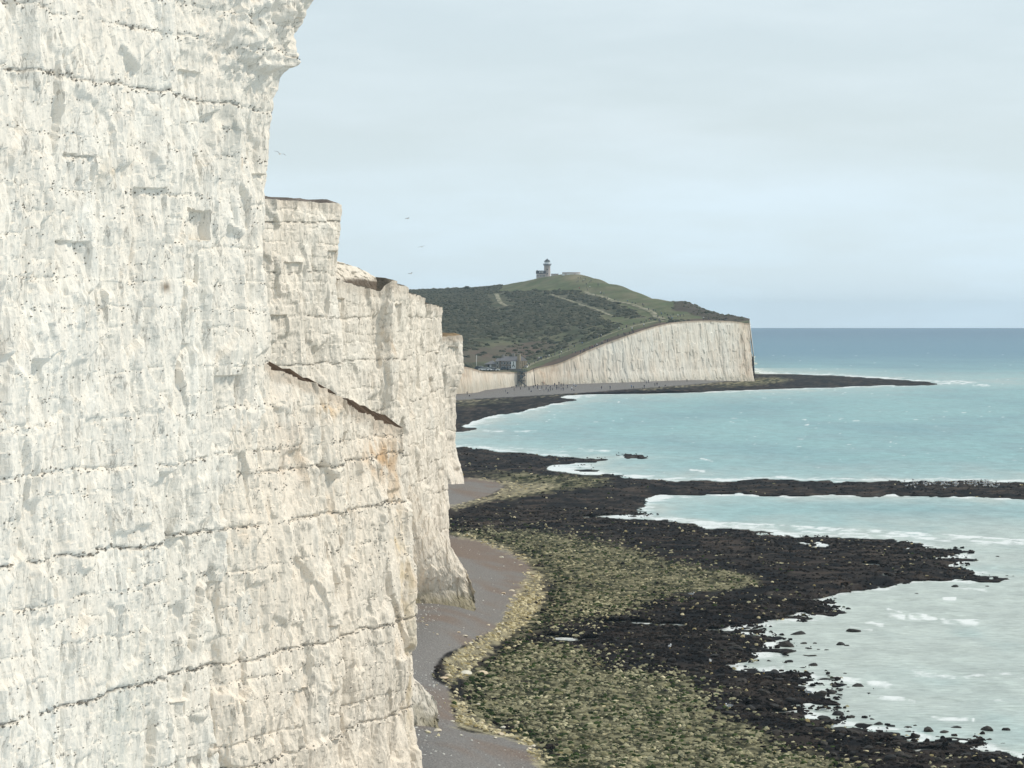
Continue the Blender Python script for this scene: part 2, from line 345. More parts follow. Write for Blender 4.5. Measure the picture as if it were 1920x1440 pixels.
def shore_lookup(u, v):
    iu = np.clip(np.round((u - gu[0]) / 4.0).astype(int), 0, len(gu) - 1)
    iv = np.clip(np.searchsorted(gv, v), 0, len(gv) - 1)
    return iv, iu
def shore_z(X, Y):
    u = px_of(X, Y); v = py_of(1.0, Y); 
    for _ in range(4):
        iv, iu = shore_lookup(u, v); v = py_of(GZ[iv, iu], Y)
    return GZ[iv, iu]

# ------------------------------------------------------------------ sea
su = np.unique(np.concatenate([np.linspace(-2600, 780, 40), np.arange(780, 2060, 5.0), np.linspace(2060, 4600, 40)]))
sv = VH + np.concatenate([np.linspace(19.0, 110, 90), np.arange(111.2, 860, 1.15), np.linspace(864, 1250, 60)])
SU, SV = np.meshgrid(su, sv)
SY = HCAM * FPX / (SV - VH); SX = (SU - 960) / FPX * SY
iv, iu = shore_lookup(SU, SV)
off = (SU < gu[0]) | (SU > gu[-1]) | (SV < 690)
near = np.where(off, 0.0, blur(land, 1, 1)[iv, iu])
near_w = np.where(off, 0.0, blur(land, 26, 16)[iv, iu]); near_m = np.where(off, 0.0, blur(land, 9, 6)[iv, iu])
wave = 0.20 * fbm(SX / 6 + 0.2 * SY / 9, SY / 3.5, 3, 5) + 0.16 * ridged(SX / 22 + fbm(SX / 40, SY / 40, 2, 8), SY / 8.5, 2, 6) - 0.09
wave *= np.clip(1200 / SY, 0.0, 1.0) * np.clip(1.25 - near_m * 1.3, 0.25, 1)
SZ = wave
# suspended chalk makes the inshore water milky; open water is blue-green
band = fbm(SX / 60, SY / 160, 4, 12); bfine = fbm(SX / 14, SY / 45, 4, 14)
far = smooth(1700, 3400, SY + 260 * band)
bar_r = smooth(690, 560, SY) * smooth(5, 60, SX) * 0.0
milk = np.clip(0.05 + 1.5 * near_w + 0.9 * near_m, 0, 1)
nearbay = smooth(640, 520, SY)                                  # churned shallow water of the nearest bay
milk = np.maximum(milk, nearbay * (0.95 + 0.3 * band))
milk = np.maximum(milk, 0.75 * smooth(2300, 1900, SY) * smooth(1560, 1760, SY) * (0.8 + 0.5 * band))
milk = np.clip(milk + 0.18 * bfine, 0, 1)
c_turq = mixc((0.215, 0.385, 0.385), (0.160, 0.305, 0.325), smooth(-0.3, 0.4, band + 0.5 * bfine))
c_deep = mixc((0.080, 0.200, 0.275), (0.040, 0.125, 0.205), smooth(3500, 8000, SY))
c_milk = mixc((0.36, 0.465, 0.445), (0.44, 0.485, 0.440), smooth(-0.2, 0.4, bfine + 0.6 * band + 0.5 * nearbay))
cs = mixc(mixc(c_turq, c_deep, far), c_milk, milk * (1 - 0.5 * far))
# foam where waves meet the rocks, and on breaker lines
edge = near_m * (1 - smooth(0.4, 0.9, near))
foam = smooth(0.10, 0.55, edge + 0.35 * fbm(SX / 5, SY / 10, 3, 44) - 0.05)*0.75
def breaker(pts, w, amt):
    global foam
    for (a, b), (c, d) in zip(pts, pts[1:]):
        t = np.clip((SU - a) / (c - a), 0, 1); m = (SU >= a) & (SU <= c)
        dv = SV - (b + (d - b) * t) - 3.0 * fbm(SU / 60, SV * 0 + b, 3, 4)
        s = np.exp(-(np.where(dv > 0, dv / (w * 1.8), dv / (w * 0.4))) ** 2) * m * smooth(0, .25, t + .08) * smooth(0, .25, 1.08 - t) * smooth(-0.5, 0.3, fbm(SX / 2.5, SY / 5, 4, 45))
        foam = np.maximum(foam, amt * s)
for pts, w, amt in (
  ([(1280,977),(1480,984),(1620,995),(1760,1001),(1940,1014)], 4, 1.0), ([(1460,996),(1640,1002),(1800,1012),(1940,1020)], 4, .8), ([(1180,966),(1360,980),(1500,1000)], 4, .7),
  ([(1660,1141),(1700,1152),(1760,1158),(1840,1163)], 7, 1.0), ([(1615,1164),(1660,1170)], 4, .8), ([(1590,1175),(1640,1180)], 3, .7),
  ([(1560,1268),(1620,1275),(1700,1284)], 6, .8), ([(1700,1255),(1800,1268),(1900,1262)], 7, .6), ([(1640,1304),(1700,1310),(1720,1314)], 4, .9),
  ([(1740,1345),(1820,1347),(1830,1349)], 4, .9), ([(1765,1120),(1795,1122)], 3, 1.0), ([(1780,1102),(1860,1104)], 3, .6), ([(1860,1310),(1925,1312)], 3, .7),
  ([(1880,1262),(1930,1268)], 4, .7), ([(1050,836),(1060,838)], 2, .9), ([(1080,840),(1150,845)], 2.5, .8), ([(1290,880),(1325,883)], 2.5, 1.0), ([(1310,858),(1340,864)], 2, .8),
  ([(1400,703),(1560,705),(1640,707)], 1.4, .8), ([(1620,706),(1700,712),(1840,716)], 1.8, .9), ([(1700,715),(1820,719),(1860,722)], 2.5, .8), ([(1270,897),(1500,896),(1700,899),(1940,901)], 1.6, .75),
  ([(1020,862),(1080,874)], 3, .6), ([(900,806),(960,808),(1010,806)], 2, .8), ([(1040,745),(1120,742)], 2, .8), ([(870,838),(930,836),(1080,848)], 2, .6)):
    breaker(pts, w, amt)
caps = smooth(0.52, 0.62, fbm(SX / 3.2, SY / 14, 2, 77) + 0.25 * fbm(SX / 60, SY / 200, 2, 78)) * 0.7 * smooth(500, 900, SY)
foam = np.clip(np.maximum(foam, caps) * (SV > 655), 0, 1)
msea, nt, b = new_mat('sea_water'); L = nt.links.new
a1 = _n(nt, 'ShaderNodeAttribute', attribute_name='tint'); a2 = _n(nt, 'ShaderNodeAttribute', attribute_name='foam')
geo = _n(nt, 'ShaderNodeNewGeometry')
mp = _n(nt, 'ShaderNodeMapping'); mp.inputs['Scale'].default_value = (0.10, 0.045, 1); L(geo.outputs['Position'], mp.inputs[0])
nf = _n(nt, 'ShaderNodeTexNoise'); nf.inputs['Scale'].default_value = 13.0; nf.inputs['Detail'].default_value = 8; nf.inputs['Roughness'].default_value = 0.7; L(mp.outputs[0], nf.inputs['Vector'])
ad = _n(nt, 'ShaderNodeMath', operation='MULTIPLY_ADD'); ad.inputs[1].default_value = 0.9; L(a2.outputs['Fac'], ad.inputs[0]); L(nf.outputs['Fac'], ad.inputs[2])
fr = _n(nt, 'ShaderNodeMapRange'); fr.inputs[1].default_value = 0.74; fr.inputs[2].default_value = 1.10; fr.inputs[4].default_value = 0.85; L(ad.outputs[0], fr.inputs[0])
nw = _n(nt, 'ShaderNodeTexNoise'); nw.inputs['Scale'].default_value = 2.2; nw.inputs['Detail'].default_value = 7; nw.inputs['Roughness'].default_value = 0.65; L(mp.outputs[0], nw.inputs['Vector'])
wr = _n(nt, 'ShaderNodeMapRange'); wr.inputs[1].default_value = 0.3; wr.inputs[2].default_value = 0.7; wr.inputs[3].default_value = 0.80; wr.inputs[4].default_value = 1.18; L(nw.outputs['Fac'], wr.inputs[0])
mp2 = _n(nt, 'ShaderNodeMapping'); mp2.inputs['Scale'].default_value = (0.26, 0.80, 1); L(geo.outputs['Position'], mp2.inputs[0])
nw2 = _n(nt, 'ShaderNodeTexNoise'); nw2.inputs['Scale'].default_value = 2.2; nw2.inputs['Detail'].default_value = 8; nw2.inputs['Roughness'].default_value = 0.72; L(mp2.outputs[0], nw2.inputs['Vector'])
wr2 = _n(nt, 'ShaderNodeMapRange'); wr2.inputs[1].default_value = 0.3; wr2.inputs[2].default_value = 0.7; wr2.inputs[3].default_value = 0.62; wr2.inputs[4].default_value = 1.26; L(nw2.outputs['Fac'], wr2.inputs[0])
wm = _n(nt, 'ShaderNodeMath', operation='MULTIPLY'); L(wr.outputs[0], wm.inputs[0]); L(wr2.outputs[0], wm.inputs[1])
mu = _n(nt, 'ShaderNodeMixRGB', blend_type='MULTIPLY'); mu.inputs[0].default_value = 1; L(a1.outputs['Color'], mu.inputs[1]); L(wm.outputs[0], mu.inputs[2])
mx = _n(nt, 'ShaderNodeMixRGB'); mx.inputs[2].default_value = (0.78, 0.79, 0.77, 1); L(fr.outputs[0], mx.inputs[0]); L(mu.outputs[0], mx.inputs[1]); L(mx.outputs[0], b.inputs['Base Color'])
bp = _n(nt, 'ShaderNodeBump'); bp.inputs['Strength'].default_value = 0.5; bp.inputs['Distance'].default_value = 0.5; L(nw.outputs['Fac'], bp.inputs['Height']); L(bp.outputs[0], b.inputs['Normal'])
b.inputs['Roughness'].default_value = 0.42; b.inputs['Specular IOR Level'].default_value = 0.22
sea = mesh_np('sea', np.stack([SX, SY, SZ], -1), grid_faces(*SU.shape)[:, ::-1], msea, col=cs, extra={'foam': foam}, shade_smooth=True)
tag(sea, 'turquoise sea, milky near the rocks and blue at the horizon', 'sea', kind='structure')

# ------------------------------------------------------------------ chalk cliffs
def resample(P, du):
    P = np.asarray(P, float); d = np.r_[0, np.cumsum(np.hypot(*np.diff(P, axis=0).T))]
    s = np.arange(0, d[-1], du); out = np.stack([np.interp(s, d, P[:, 0]), np.interp(s, d, P[:, 1])], -1)
    return s, out, d
def smooth1(a, r):
    k = np.ones(2 * r + 1) / (2 * r + 1)
    return np.stack([np.convolve(np.pad(a[:, i], r, mode='edge'), k, 'valid') for i in range(a.shape[1])], -1)
CREAM = np.array([0.770, 0.680, 0.570]); WHITE = np.array([0.770, 0.712, 0.625]); GREYC = np.array([0.58, 0.54, 0.465]); RUST = np.array([0.50, 0.32, 0.16])
def chalk_cliff(name, label, plan, tops, zbase, du, dz, seed, warm=0.3, beds=(), big=1.0, scale=1.0, prof=None, stains=(), mat='chalk', capdepth=18, flints=True, rnd=3, bedcut=0.14, lipamt=0.6, flute=0.16, capraise=0.25, capcol=(0.10, 0.085, 0.065), topjag=0.25):
    """displaced cliff face along a plan line; tops = height at each plan point; displacement runs along the outward normal"""
    s, P, d = resample(plan, du); P = smooth1(P, rnd)
    T = np.gradient(P, axis=0); T /= np.linalg.norm(T, axis=1)[:, None] + 1e-9
    T = smooth1(T, rnd * 2); T /= np.linalg.norm(T, axis=1)[:, None] + 1e-9
    Nn = np.stack([T[:, 1], -T[:, 0]], -1)
    top = np.interp(s, d, tops) + topjag * fbm(s / 1.7 / scale, s * 0 + seed, 4, seed)
    nr = int((max(tops) - zbase) / dz); t = np.linspace(0, 1, nr)[:, None]
    S = np.broadcast_to(s[None], (nr, len(s))); Z = zbase + t * (top - zbase)[None]
    q = scale
    wx = S + 0.8 * q * fbm(S / (4 * q), Z / (6 * q), 3, seed + 1); wz = Z + 0.6 * q * fbm(S / (5 * q), Z / (5 * q), 3, seed + 2)
    D = 0.9 * q * fbm(S / (7 * q), Z / (26 * q), 3, seed + 3) * big
    D += 0.72 * q * (ridged(wx / (3.0 * q), Z / (15 * q), 3, seed + 4) - 0.55) * big
    c1 = cells(wx / (2.5 * q), wz / (3.2 * q), seed + 5)
    D += q * (0.38 * (c1[0] - 0.5) + 0.62 * (c1[1] - 0.5) * c1[3] + 0.62 * (c1[2] - 0.5) * c1[4])
    c2 = cells(wx / (0.85 * q) + 5, wz / (1.55 * q), seed + 6)
    D += q * (0.14 * (c2[0] - 0.5) + 0.30 * (c2[1] - 0.5) * c2[3] + 0.24 * (c2[2] - 0.5) * c2[4]) * smooth(-0.5, 0.3, fbm(S / (6 * q), Z / (6 * q), 2, seed + 60))
    jt = perlin(wx / (2.6 * q), Z / (16 * q), seed + 80); jon = smooth(-.1, .25, fbm(S / (3 * q), Z / (4 * q), 2, seed + 81))
    c3 = cells(S / (0.36 * q), Z / (0.75 * q), seed + 8)
    D = blur(D, 0, 1)
    D -= q * .16 * np.exp(-(jt / .035) ** 2) * jon
    D += q * flute * (ridged(wx / (0.9 * q), Z / (7 * q), 3, seed + 70) - .55) * smooth(-.4, .3, fbm(S / (5 * q), Z / (7 * q), 2, seed + 71))
    D += q * 0.08 * (c3[0] - 0.5) + q * 0.13 * ((c3[1] - .5) * c3[3] + (c3[2] - .5) * c3[4]) + q * 0.07 * fbm(S / (0.6 * q), Z / (0.8 * q), 4, seed + 9, .65) * (0.6 + 0.8 * smooth(-.2, .3, fbm(S / (5 * q), Z / (4 * q), 2, seed + 61)))
    # hollows where slabs have dropped out, with a sharp roof
    hx = cells(S / (6.5 * q), Z / (5.5 * q), seed + 10)
    hole = (hx[0] > 0.72) & (np.abs(hx[3]) < 0.22) & (hx[4] < 0.18) & (hx[4] > -0.32)
    D -= q * 0.28 * hole * smooth(-0.32, 0.12, hx[4])
    bedm = np.zeros(S.shape)
    bed_line = lambda a, zb_: 0.45 * q * fbm(a / (8 * q), a * 0 + zb_, 3, seed + 11) + 0.16 * q * fbm(a / (1.3 * q), a * 0 + zb_, 3, seed + 12)
    for zb_, st in beds:                                   # bedding seams: cut back, with flints left standing in them
        zl = zb_ + bed_line(S, zb_) + 0.16 * q * (c1[2] - .5)
        on = np.clip(smooth(-0.35 + 0.5 * (1 - st), 0.25, fbm(S / (3.5 * q), S * 0 + zb_ * 3.1, 4, seed + 14, .7) + 0.5 * (st - 0.5)), 0, 1)
        g = np.exp(-((Z - zl) / (0.08 * q)) ** 2) * on * st
        D -= bedcut * q * g * 1.3; bedm = np.maximum(bedm, g * smooth(0.35, 1.0, st))
        D += 0.05 * q * (perlin(S / (3 * q), S * 0 + zb_ * 7.7, seed + 15)) * (Z > zl)
    if prof is not None: D = D + prof(S, Z)
    X = P[None, :, 0] + Nn[None, :, 0] * D; Yc = P[None, :, 1] + Nn[None, :, 1] * D
    PZ = Z + 0.05 * q * fbm(S / (0.8 * q), Z / (0.8 * q), 2, seed + 16)
    V = np.stack([X, Yc, PZ], -1)
    wn_ = fbm(S / (6 * q), Z / (9 * q), 4, seed + 17); gn = fbm(S / (3.2 * q), Z / (6 * q), 4, seed + 18)
    warm_ = warm(S, Z) if callable(warm) else warm
    c = mixc(WHITE, CREAM, np.clip(warm_ + 0.6 * wn_, 0, 1))
    c = mixc(c, GREYC, 0.30 * smooth(0.12, 0.55, gn))
    c = mixc(c, np.array([0.80, 0.752, 0.670]), 0.7 * smooth(0.1, 0.45, -gn) * (1 - 0.5 * np.clip(warm_, 0, 1)))
    c = mixc(c, RUST, 0.35 * smooth(0.42, 0.7, fbm(S / (3 * q), Z / (5 * q), 4, seed + 19) + 0.12 * warm_))
    for ss, zz, rs, rz, amt, cc in stains:
        r = ((S - ss) / rs) ** 2 + ((Z - zz) / rz) ** 2
        c = mixc(c, np.array(cc), amt * np.exp(-r) * smooth(-0.35, 0.25, fbm(S / (0.9 * q), Z / (1.6 * q), 3, seed + 20)))
    c = mixc(c, np.array([0.085, 0.075, 0.062]), 0.75 * smooth(0.45, 0.85, bedm + 0.95 * fbm(S / (0.45 * q), Z / (0.3 * q), 3, seed + 23, .7) * (bedm > 0.1)))
    # soil and turf lip
    lip = smooth(0.9 * q, 0.25 * q, (top[None] - Z) + 0.5 * q * fbm(S / (1.5 * q), Z / q, 3, seed + 21))
    c = mixc(c, np.array([0.36, 0.27, 0.19]), lipamt * lip)
    face = mesh_np(name, V, grid_faces(*S.shape), M[mat], col=c)
    tag(face, label, 'cliff', kind='structure')
    if capdepth:                                           # ground behind the edge
        k = np.r_[0, 0.4, 1.2, 3, 6, 10, 1.6 * capdepth][:, None]
        cx = V[-1][None, :, 0] - Nn[None, :, 0] * k; cy = V[-1][None, :, 1] - Nn[None, :, 1] * k
        cz = V[-1][None, :, 2] + capraise * (1 if capraise < .4 else .2 + .8 * np.maximum(.8 * smooth(-.05, .25, fbm(s / 2.6, s * 0, 3, seed + 33)), smooth(23, 27, s))[None]) * np.minimum(k, 1.2) + 0.03 * k + 0.15 * fbm(cx / 2, cy / 2, 3, seed + 30) * (k > 0)
        cc = mixc(np.array(capcol), np.array(capcol) * 1.6, smooth(-0.3, 0.4, fbm(cx / 3, cy / 3, 3, seed + 31)))
        mesh_np('turf', np.stack([cx, cy, cz], -1), grid_faces(len(k), len(s)), M['soil'], parent=face, col=cc)
    if flints:
        pts = []
        for zb_, st in beds:
            n = int(len(s) * du * 6.5 / q * st)
            si = RNG.uniform(0, s[-1], n); si = si[(fbm(si / (3.5 * q), si * 0 + zb_ * 3.1, 4, seed + 14, .7) + 0.5 * (st - 0.5)) > -0.12]
            zl = zb_ + bed_line(si, zb_)
            pts += [(a, z + RNG.normal(0, 0.13 * q * (1.6 - st)), RNG.uniform(0.025, 0.075) * q * (0.7 + 0.5 * st)) for a, z in zip(si, zl)]
        n = int(s[-1] * (max(tops) - zbase) * 1.7 / q ** 2)
        si = RNG.uniform(0, s[-1], n); zi = RNG.uniform(zbase, max(tops), n)
        kp = fbm(si / (4 * q), zi / (1.6 * q), 3, seed + 40) > 0.24
        pts += [(a, z, RNG.uniform(0.022, 0.06) * q) for a, z in zip(si[kp], zi[kp])]
        vv, ff = [], []
        base = np.array([(1, 0, 0), (-1, 0, 0), (0, 1, 0), (0, -1, 0), (0, 0, 1), (0, 0, -1)], float)
        fo = np.array([(0, 2, 4), (2, 1, 4), (1, 3, 4), (3, 0, 4), (2, 0, 5), (1, 2, 5), (3, 1, 5), (0, 3, 5)])
        for a, z, r in pts:
            j = min(int(a / du), len(s) - 1)
            if z > top[j] - 0.3: continue
            i = int(np.clip((z - zbase) / (top[j] - zbase) * (nr - 1), 0, nr - 1))
            o = V[i, j].copy(); o[2] = z; o[:2] += Nn[j] * r * 0.15
            b_ = base * r * RNG.uniform(0.6, 1.25, (6, 1)) * np.array([1.25, 1.25, 0.8])
            ff.append(fo + 6 * len(vv)); vv.append(b_ + o)
        if vv:
            f = mesh_np('flints', np.concatenate(vv), np.concatenate(ff), M['flint'], parent=face); f['kind'] = 'stuff'
    return face, s, P, Nn
BEDS_A = [(50.6, .6), (48.9, .75), (45.8, .82), (42.9, .5), (41.6, .3), (40.4, .6), (37.9, .4), (35.9, .45), (34.5, .5), (33.4, .35), (31.3, .45), (28.9, .5), (26.5, .7), (24.4, .35), (22.4, .9), (20.1, .65), (17.9, .5), (16.6, .35), (15.0, .92), (12.6, .5), (10.5, .7), (44.4, .35), (39.2, .35), (36.8, .3), (30.1, .35), (27.7, .3), (25.4, .4), (23.4, .3), (21.3, .4), (19.0, .4), (13.9, .4), (11.6, .35)]
def prof_a(S, Z):
    e = smooth(31.0, 45.0, S)
    zz = np.interp(Z, [40, 43, 46.7, 47.7, 48.2, 49.1, 50.6, 52.2, 54, 58], [0, .05, .2, .55, 1.1, 1.55, 1.75, 2.4, 2.7, 2.7])
    low = np.interp(Z, [0, 10, 25, 34], [-0.6, -0.4, -0.15, 0.0])
    gul = -0.9 * np.exp(-((S - 11.2 - (Z - 25) * 0.03) / 0.9) ** 2) * smooth(36, 33, Z) * smooth(6, 12, Z)
    slab = -0.55 * ((Z > 38.2) & (Z < 39.8) & (S > 35.4 + (39.8 - Z) * .5) & (S < 39.2))
    lump = 0.9 * e * fbm(S / 2.2, Z / 1.4, 3, 991) * smooth(45.5, 48.5, Z)
    return e * zz + low + gul + slab + lump
chalk_cliff('near_cliff', 'tall white chalk cliff face with dark flint seams filling the left side', [(-26.9, 148), (-13.9, 195), (-14.3, 198.2), (-16.5, 201.5), (-26, 206)],
    [57, 57, 57, 57, 57], 2.0, 0.125, 0.085, 100, warm=lambda S, Z: 0.12 + 0.25 * smooth(40, 49, S), beds=BEDS_A, prof=prof_a,
    stains=[(10.6, 33, 0.8, 2.0, 0.8, (0.42, 0.24, 0.12)), (10.9, 28, 1.0, 3.0, 0.5, (0.55, 0.44, 0.34)), (24.5, 41.2, .8, .6, .6, (0.5, .36, .2)), (32, 35.6, .9, .3, .9, (0.2, .14, .09)),
            (42, 45, 1.4, 2.2, .6, (0.42, .41, .36)), (27, 14, 3, 4, .5, (0.50, .50, .44))], rnd=4)
def prof_b(S, Z):
    e = smooth(16, 27, S); main = np.interp(Z, [0, 12, 22, 27, 31], [1.05, .85, .45, .1, -0.1]); right = np.interp(Z, [0, 5, 10, 17.5, 21.6, 24.3, 26.7, 31], [.45, .4, .25, -.05, -.35, -.85, -1.25, -1.3])
    return main * (1 - e) + right * e - 0.5 * np.exp(-((S - 20.5) / 0.9) ** 2) * smooth(24, 21, Z)
sB = 4.2
chalk_cliff('lower_buttress', 'cream chalk buttress with a sloping cracked ledge and orange stains beside the white face', [(-18.6, 187.2), (-15.2, 189.6), (-13.6, 195), (-6.15, 217.6), (-6.6, 219.4), (-9, 222), (-18, 226)],
    [33.5, 32.6, 31.2, 26.9, 26.6, 26.4, 26.2], 2.0, 0.11, 0.085, 200, flute=0.24, warm=0.95, beds=[(z, min(1, w * .9)) for z, w in BEDS_A if z < 30] + [(25.3, .8), (13.8, .5), (9.2, .8)], prof=prof_b,
    stains=[(29.5, 25.2, 3.2, 1.2, .85, (0.55, .34, .17)), (32.0, 24.0, 1.3, 2.2, .55, (.55, .36, .20)), (31.0, 21.0, .5, 1.6, .8, (.40, .25, .14)), (31.5, 19.5, .9, 2.4, .8, (0.60, .44, .22)), (32, 16.5, .8, 2.2, .6, (0.52, .38, .18)), (18, 28.6, 2.5, .6, .8, (0.60, .42, .24)), (33, 11, .7, 3.5, .55, (0.48, .36, .18)), (12, 27, 2, 3, .4, (0.58, .46, .36))],
    capdepth=9, capcol=(0.060, 0.040, 0.026), rnd=3, lipamt=.5, capraise=.7)
BEDS_C = [(z + .3 * math.sin(i * 5.1), .58 + .35 * ((i * 7) % 4 == 0)) for i, z in enumerate(np.arange(5.2, 45, 1.2))]
chalk_cliff('square_topped_cliff', 'square topped cream chalk cliff standing behind the near white face', [(-27.5, 327), (-17.45, 345.5), (-17.6, 348), (-20, 352), (-30, 358)],
    [45.6, 45.6, 45.4, 45.4, 45.4], 2.0, 0.19, 0.14, 300, flute=.22, warm=0.55, beds=BEDS_C, big=0.55, scale=1.25, capdepth=16, capcol=(0.12, 0.10, 0.085), bedcut=0.10, rnd=3, topjag=0.1,
    flints=False, lipamt=0.25, stains=[(4.5, 42, 1.4, .9, .9, (0.16, .12, .09)), (5, 40.6, 2, 1, .6, (0.52, .40, .30))])
def prof_c(S, Z): return np.interp(Z, [2, 6, 12, 25, 36], [1.0, .75, .4, .0, 0.0])
chalk_cliff('stepped_cliff', 'stepped line of pale chalk cliffs descending behind the buttress', [(-20.5, 343), (-17.4, 347), (-14.2, 358), (-12.65, 358.5), (-11.5, 366), (-12.4, 384), (-10.9, 409), (-12.0, 438), (-9.75, 470), (-10.3, 476), (-13, 482), (-26, 492)],
    [37.9, 37.8, 36.8, 38.0, 37.2, 36.9, 36.4, 36.0, 35.4, 35.4, 35.4, 35.4], 1.5, 0.20, 0.15, 400, flute=.24, warm=0.6, beds=[(z, w * .9) for z, w in BEDS_C if z < 36], big=0.5, scale=1.35, prof=prof_c, capdepth=5, bedcut=0.09, rnd=3, flints=False, lipamt=.3,
    stains=[(18.5, 31, 1.2, 1.6, .7, (0.52, .40, .28)), (19, 37, 2, 1.5, .5, (0.55, .45, .35))])
def prof_d(S, Z): return np.interp(Z, [2, 3.5, 7, 9, 20, 23, 25], [.9, .6, -.7, -1.0, -1.0, -.4, .1])
chalk_cliff('end_cliff', 'small square pale chalk cliff end with brown soil top above the far bay', [(-22, 622), (-15, 640), (-10.1, 657), (-10.3, 661), (-14, 666), (-30, 676)],
    [30.4, 30.3, 30.7, 30.7, 30.6, 30.4], 1.0, 0.28, 0.22, 500, flute=.22, warm=0.6, beds=[(z, .6) for z in np.arange(6, 30, 2.1)], big=0.5, scale=1.8, prof=prof_d, capdepth=10, flints=False, bedcut=0.10, capcol=(0.16, 0.11, 0.06), topjag=0.3)

# set-back slab above the stepped cliff: rubble-strewn top, front shade coloured in as soil brown
def fin(name, label, root, tip, ridge, halfw, seed, flank=0.0, base_z=1.5, n=110, mrows=90, warm=0.5, toe=True, amp=1.0, parent=None, earth_shade=None):
    """a chalk spur: sections across an axis from root to tip; ridge = (fraction along, height)"""
    root = np.array(root, float); tip = np.array(tip, float); ax = tip - root; Lg = np.hypot(*ax); ax /= Lg
    nrm = np.array([ax[1], -ax[0]])
    k = np.linspace(0, 1, n); t = np.linspace(-1, 1, mrows)[:, None]
    K = np.broadcast_to(k[None], (mrows, n)); T_ = np.broadcast_to(t, (mrows, n))
    zt = np.interp(k, [r[0] for r in ridge], [r[1] for r in ridge])[None]
    hh = 1 - np.abs(T_) ** 1.15
    Z = base_z + hh * (zt - base_z)
    w = np.interp(k, [0, .6, .9, .97, 1], [1, 1, .85, .6, .3])[None] * halfw
    prof = np.sign(T_) * (0.10 + 0.90 * np.abs(T_) ** 0.8)
    under = flank * np.exp(-((Z - base_z - 2.4) / 2.2) ** 2) * (T_ > 0)
    s = K * Lg; ang = T_ * halfw * 2
    D = amp * (0.32 * fbm(s / 2.2, Z / 3 + ang, 4, seed) + 0.22 * (cells(s / 1.1, Z / .9 + ang * .7, seed + 2)[0] - .5) + 0.12 * (cells(s / .45, Z / .45 + ang, seed + 3)[0] - .5))
    off = prof * w + np.sign(T_) * D - under
    X = root[0] + ax[0] * s + nrm[0] * off; Yc = root[1] + ax[1] * s + nrm[1] * off
    Z = Z + 0.25 * amp * fbm(s / .8, ang, 3, seed + 5) * (hh > 0.02)
    X = X + ax[0] * 0.35 * amp * fbm(Z / .9, ang, 3, seed + 6) * smooth(.5, 1, K); 
    c = mixc(WHITE, CREAM, np.clip(warm + .8 * fbm(s / 3, Z / 3, 3, seed + 7), 0, 1))
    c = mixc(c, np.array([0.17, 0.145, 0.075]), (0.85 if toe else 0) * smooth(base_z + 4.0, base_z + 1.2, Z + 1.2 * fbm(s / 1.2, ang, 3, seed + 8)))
    c = mixc(c, np.array([0.36, .31, .24]), .35 * smooth(.15, .5, fbm(s / .9, Z / .7 + ang, 3, seed + 9)))
    if earth_shade:
        c = mixc(c, np.array([.13, .10, .075]), smooth(earth_shade + .25, earth_shade - .25, Z + .5 * fbm(s / 2, ang, 3, seed + 11)) * (T_ > 0))  # lower front: shade under the ledge put into the colour as brown soil
        c = mixc(c, np.array([.10, .09, .06]), .8 * (Z > earth_shade) * smooth(.05, .3, fbm(s / 1.1, T_ * 9, 3, seed + 12)))
    o = mesh_np(name, np.stack([X, Yc, Z], -1), grid_faces(mrows, n), M['chalk'], parent=parent, col=c)
    if label: tag(o, label, 'rock spur', kind='structure')
    return o
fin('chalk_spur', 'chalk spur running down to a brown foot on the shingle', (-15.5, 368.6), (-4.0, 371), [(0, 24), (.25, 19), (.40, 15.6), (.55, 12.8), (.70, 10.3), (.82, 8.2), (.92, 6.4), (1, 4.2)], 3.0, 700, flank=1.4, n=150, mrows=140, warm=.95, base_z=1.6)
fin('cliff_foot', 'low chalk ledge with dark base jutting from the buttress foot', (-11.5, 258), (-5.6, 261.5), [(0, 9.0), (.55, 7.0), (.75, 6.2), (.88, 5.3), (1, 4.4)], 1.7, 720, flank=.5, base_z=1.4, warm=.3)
fin('fallen_slab', 'rubble covered chalk slab over a brown band painted for soil and shade above the stepped cliff', (-21.0, 351.5), (-13.3, 362.5), [(0, 40.0), (.35, 39.9), (.6, 39.3), (.85, 38.2), (1, 37.2)], 2.3, 740, base_z=36.0, warm=.9, toe=False, n=130, mrows=90, amp=0.6, earth_shade=38.0)

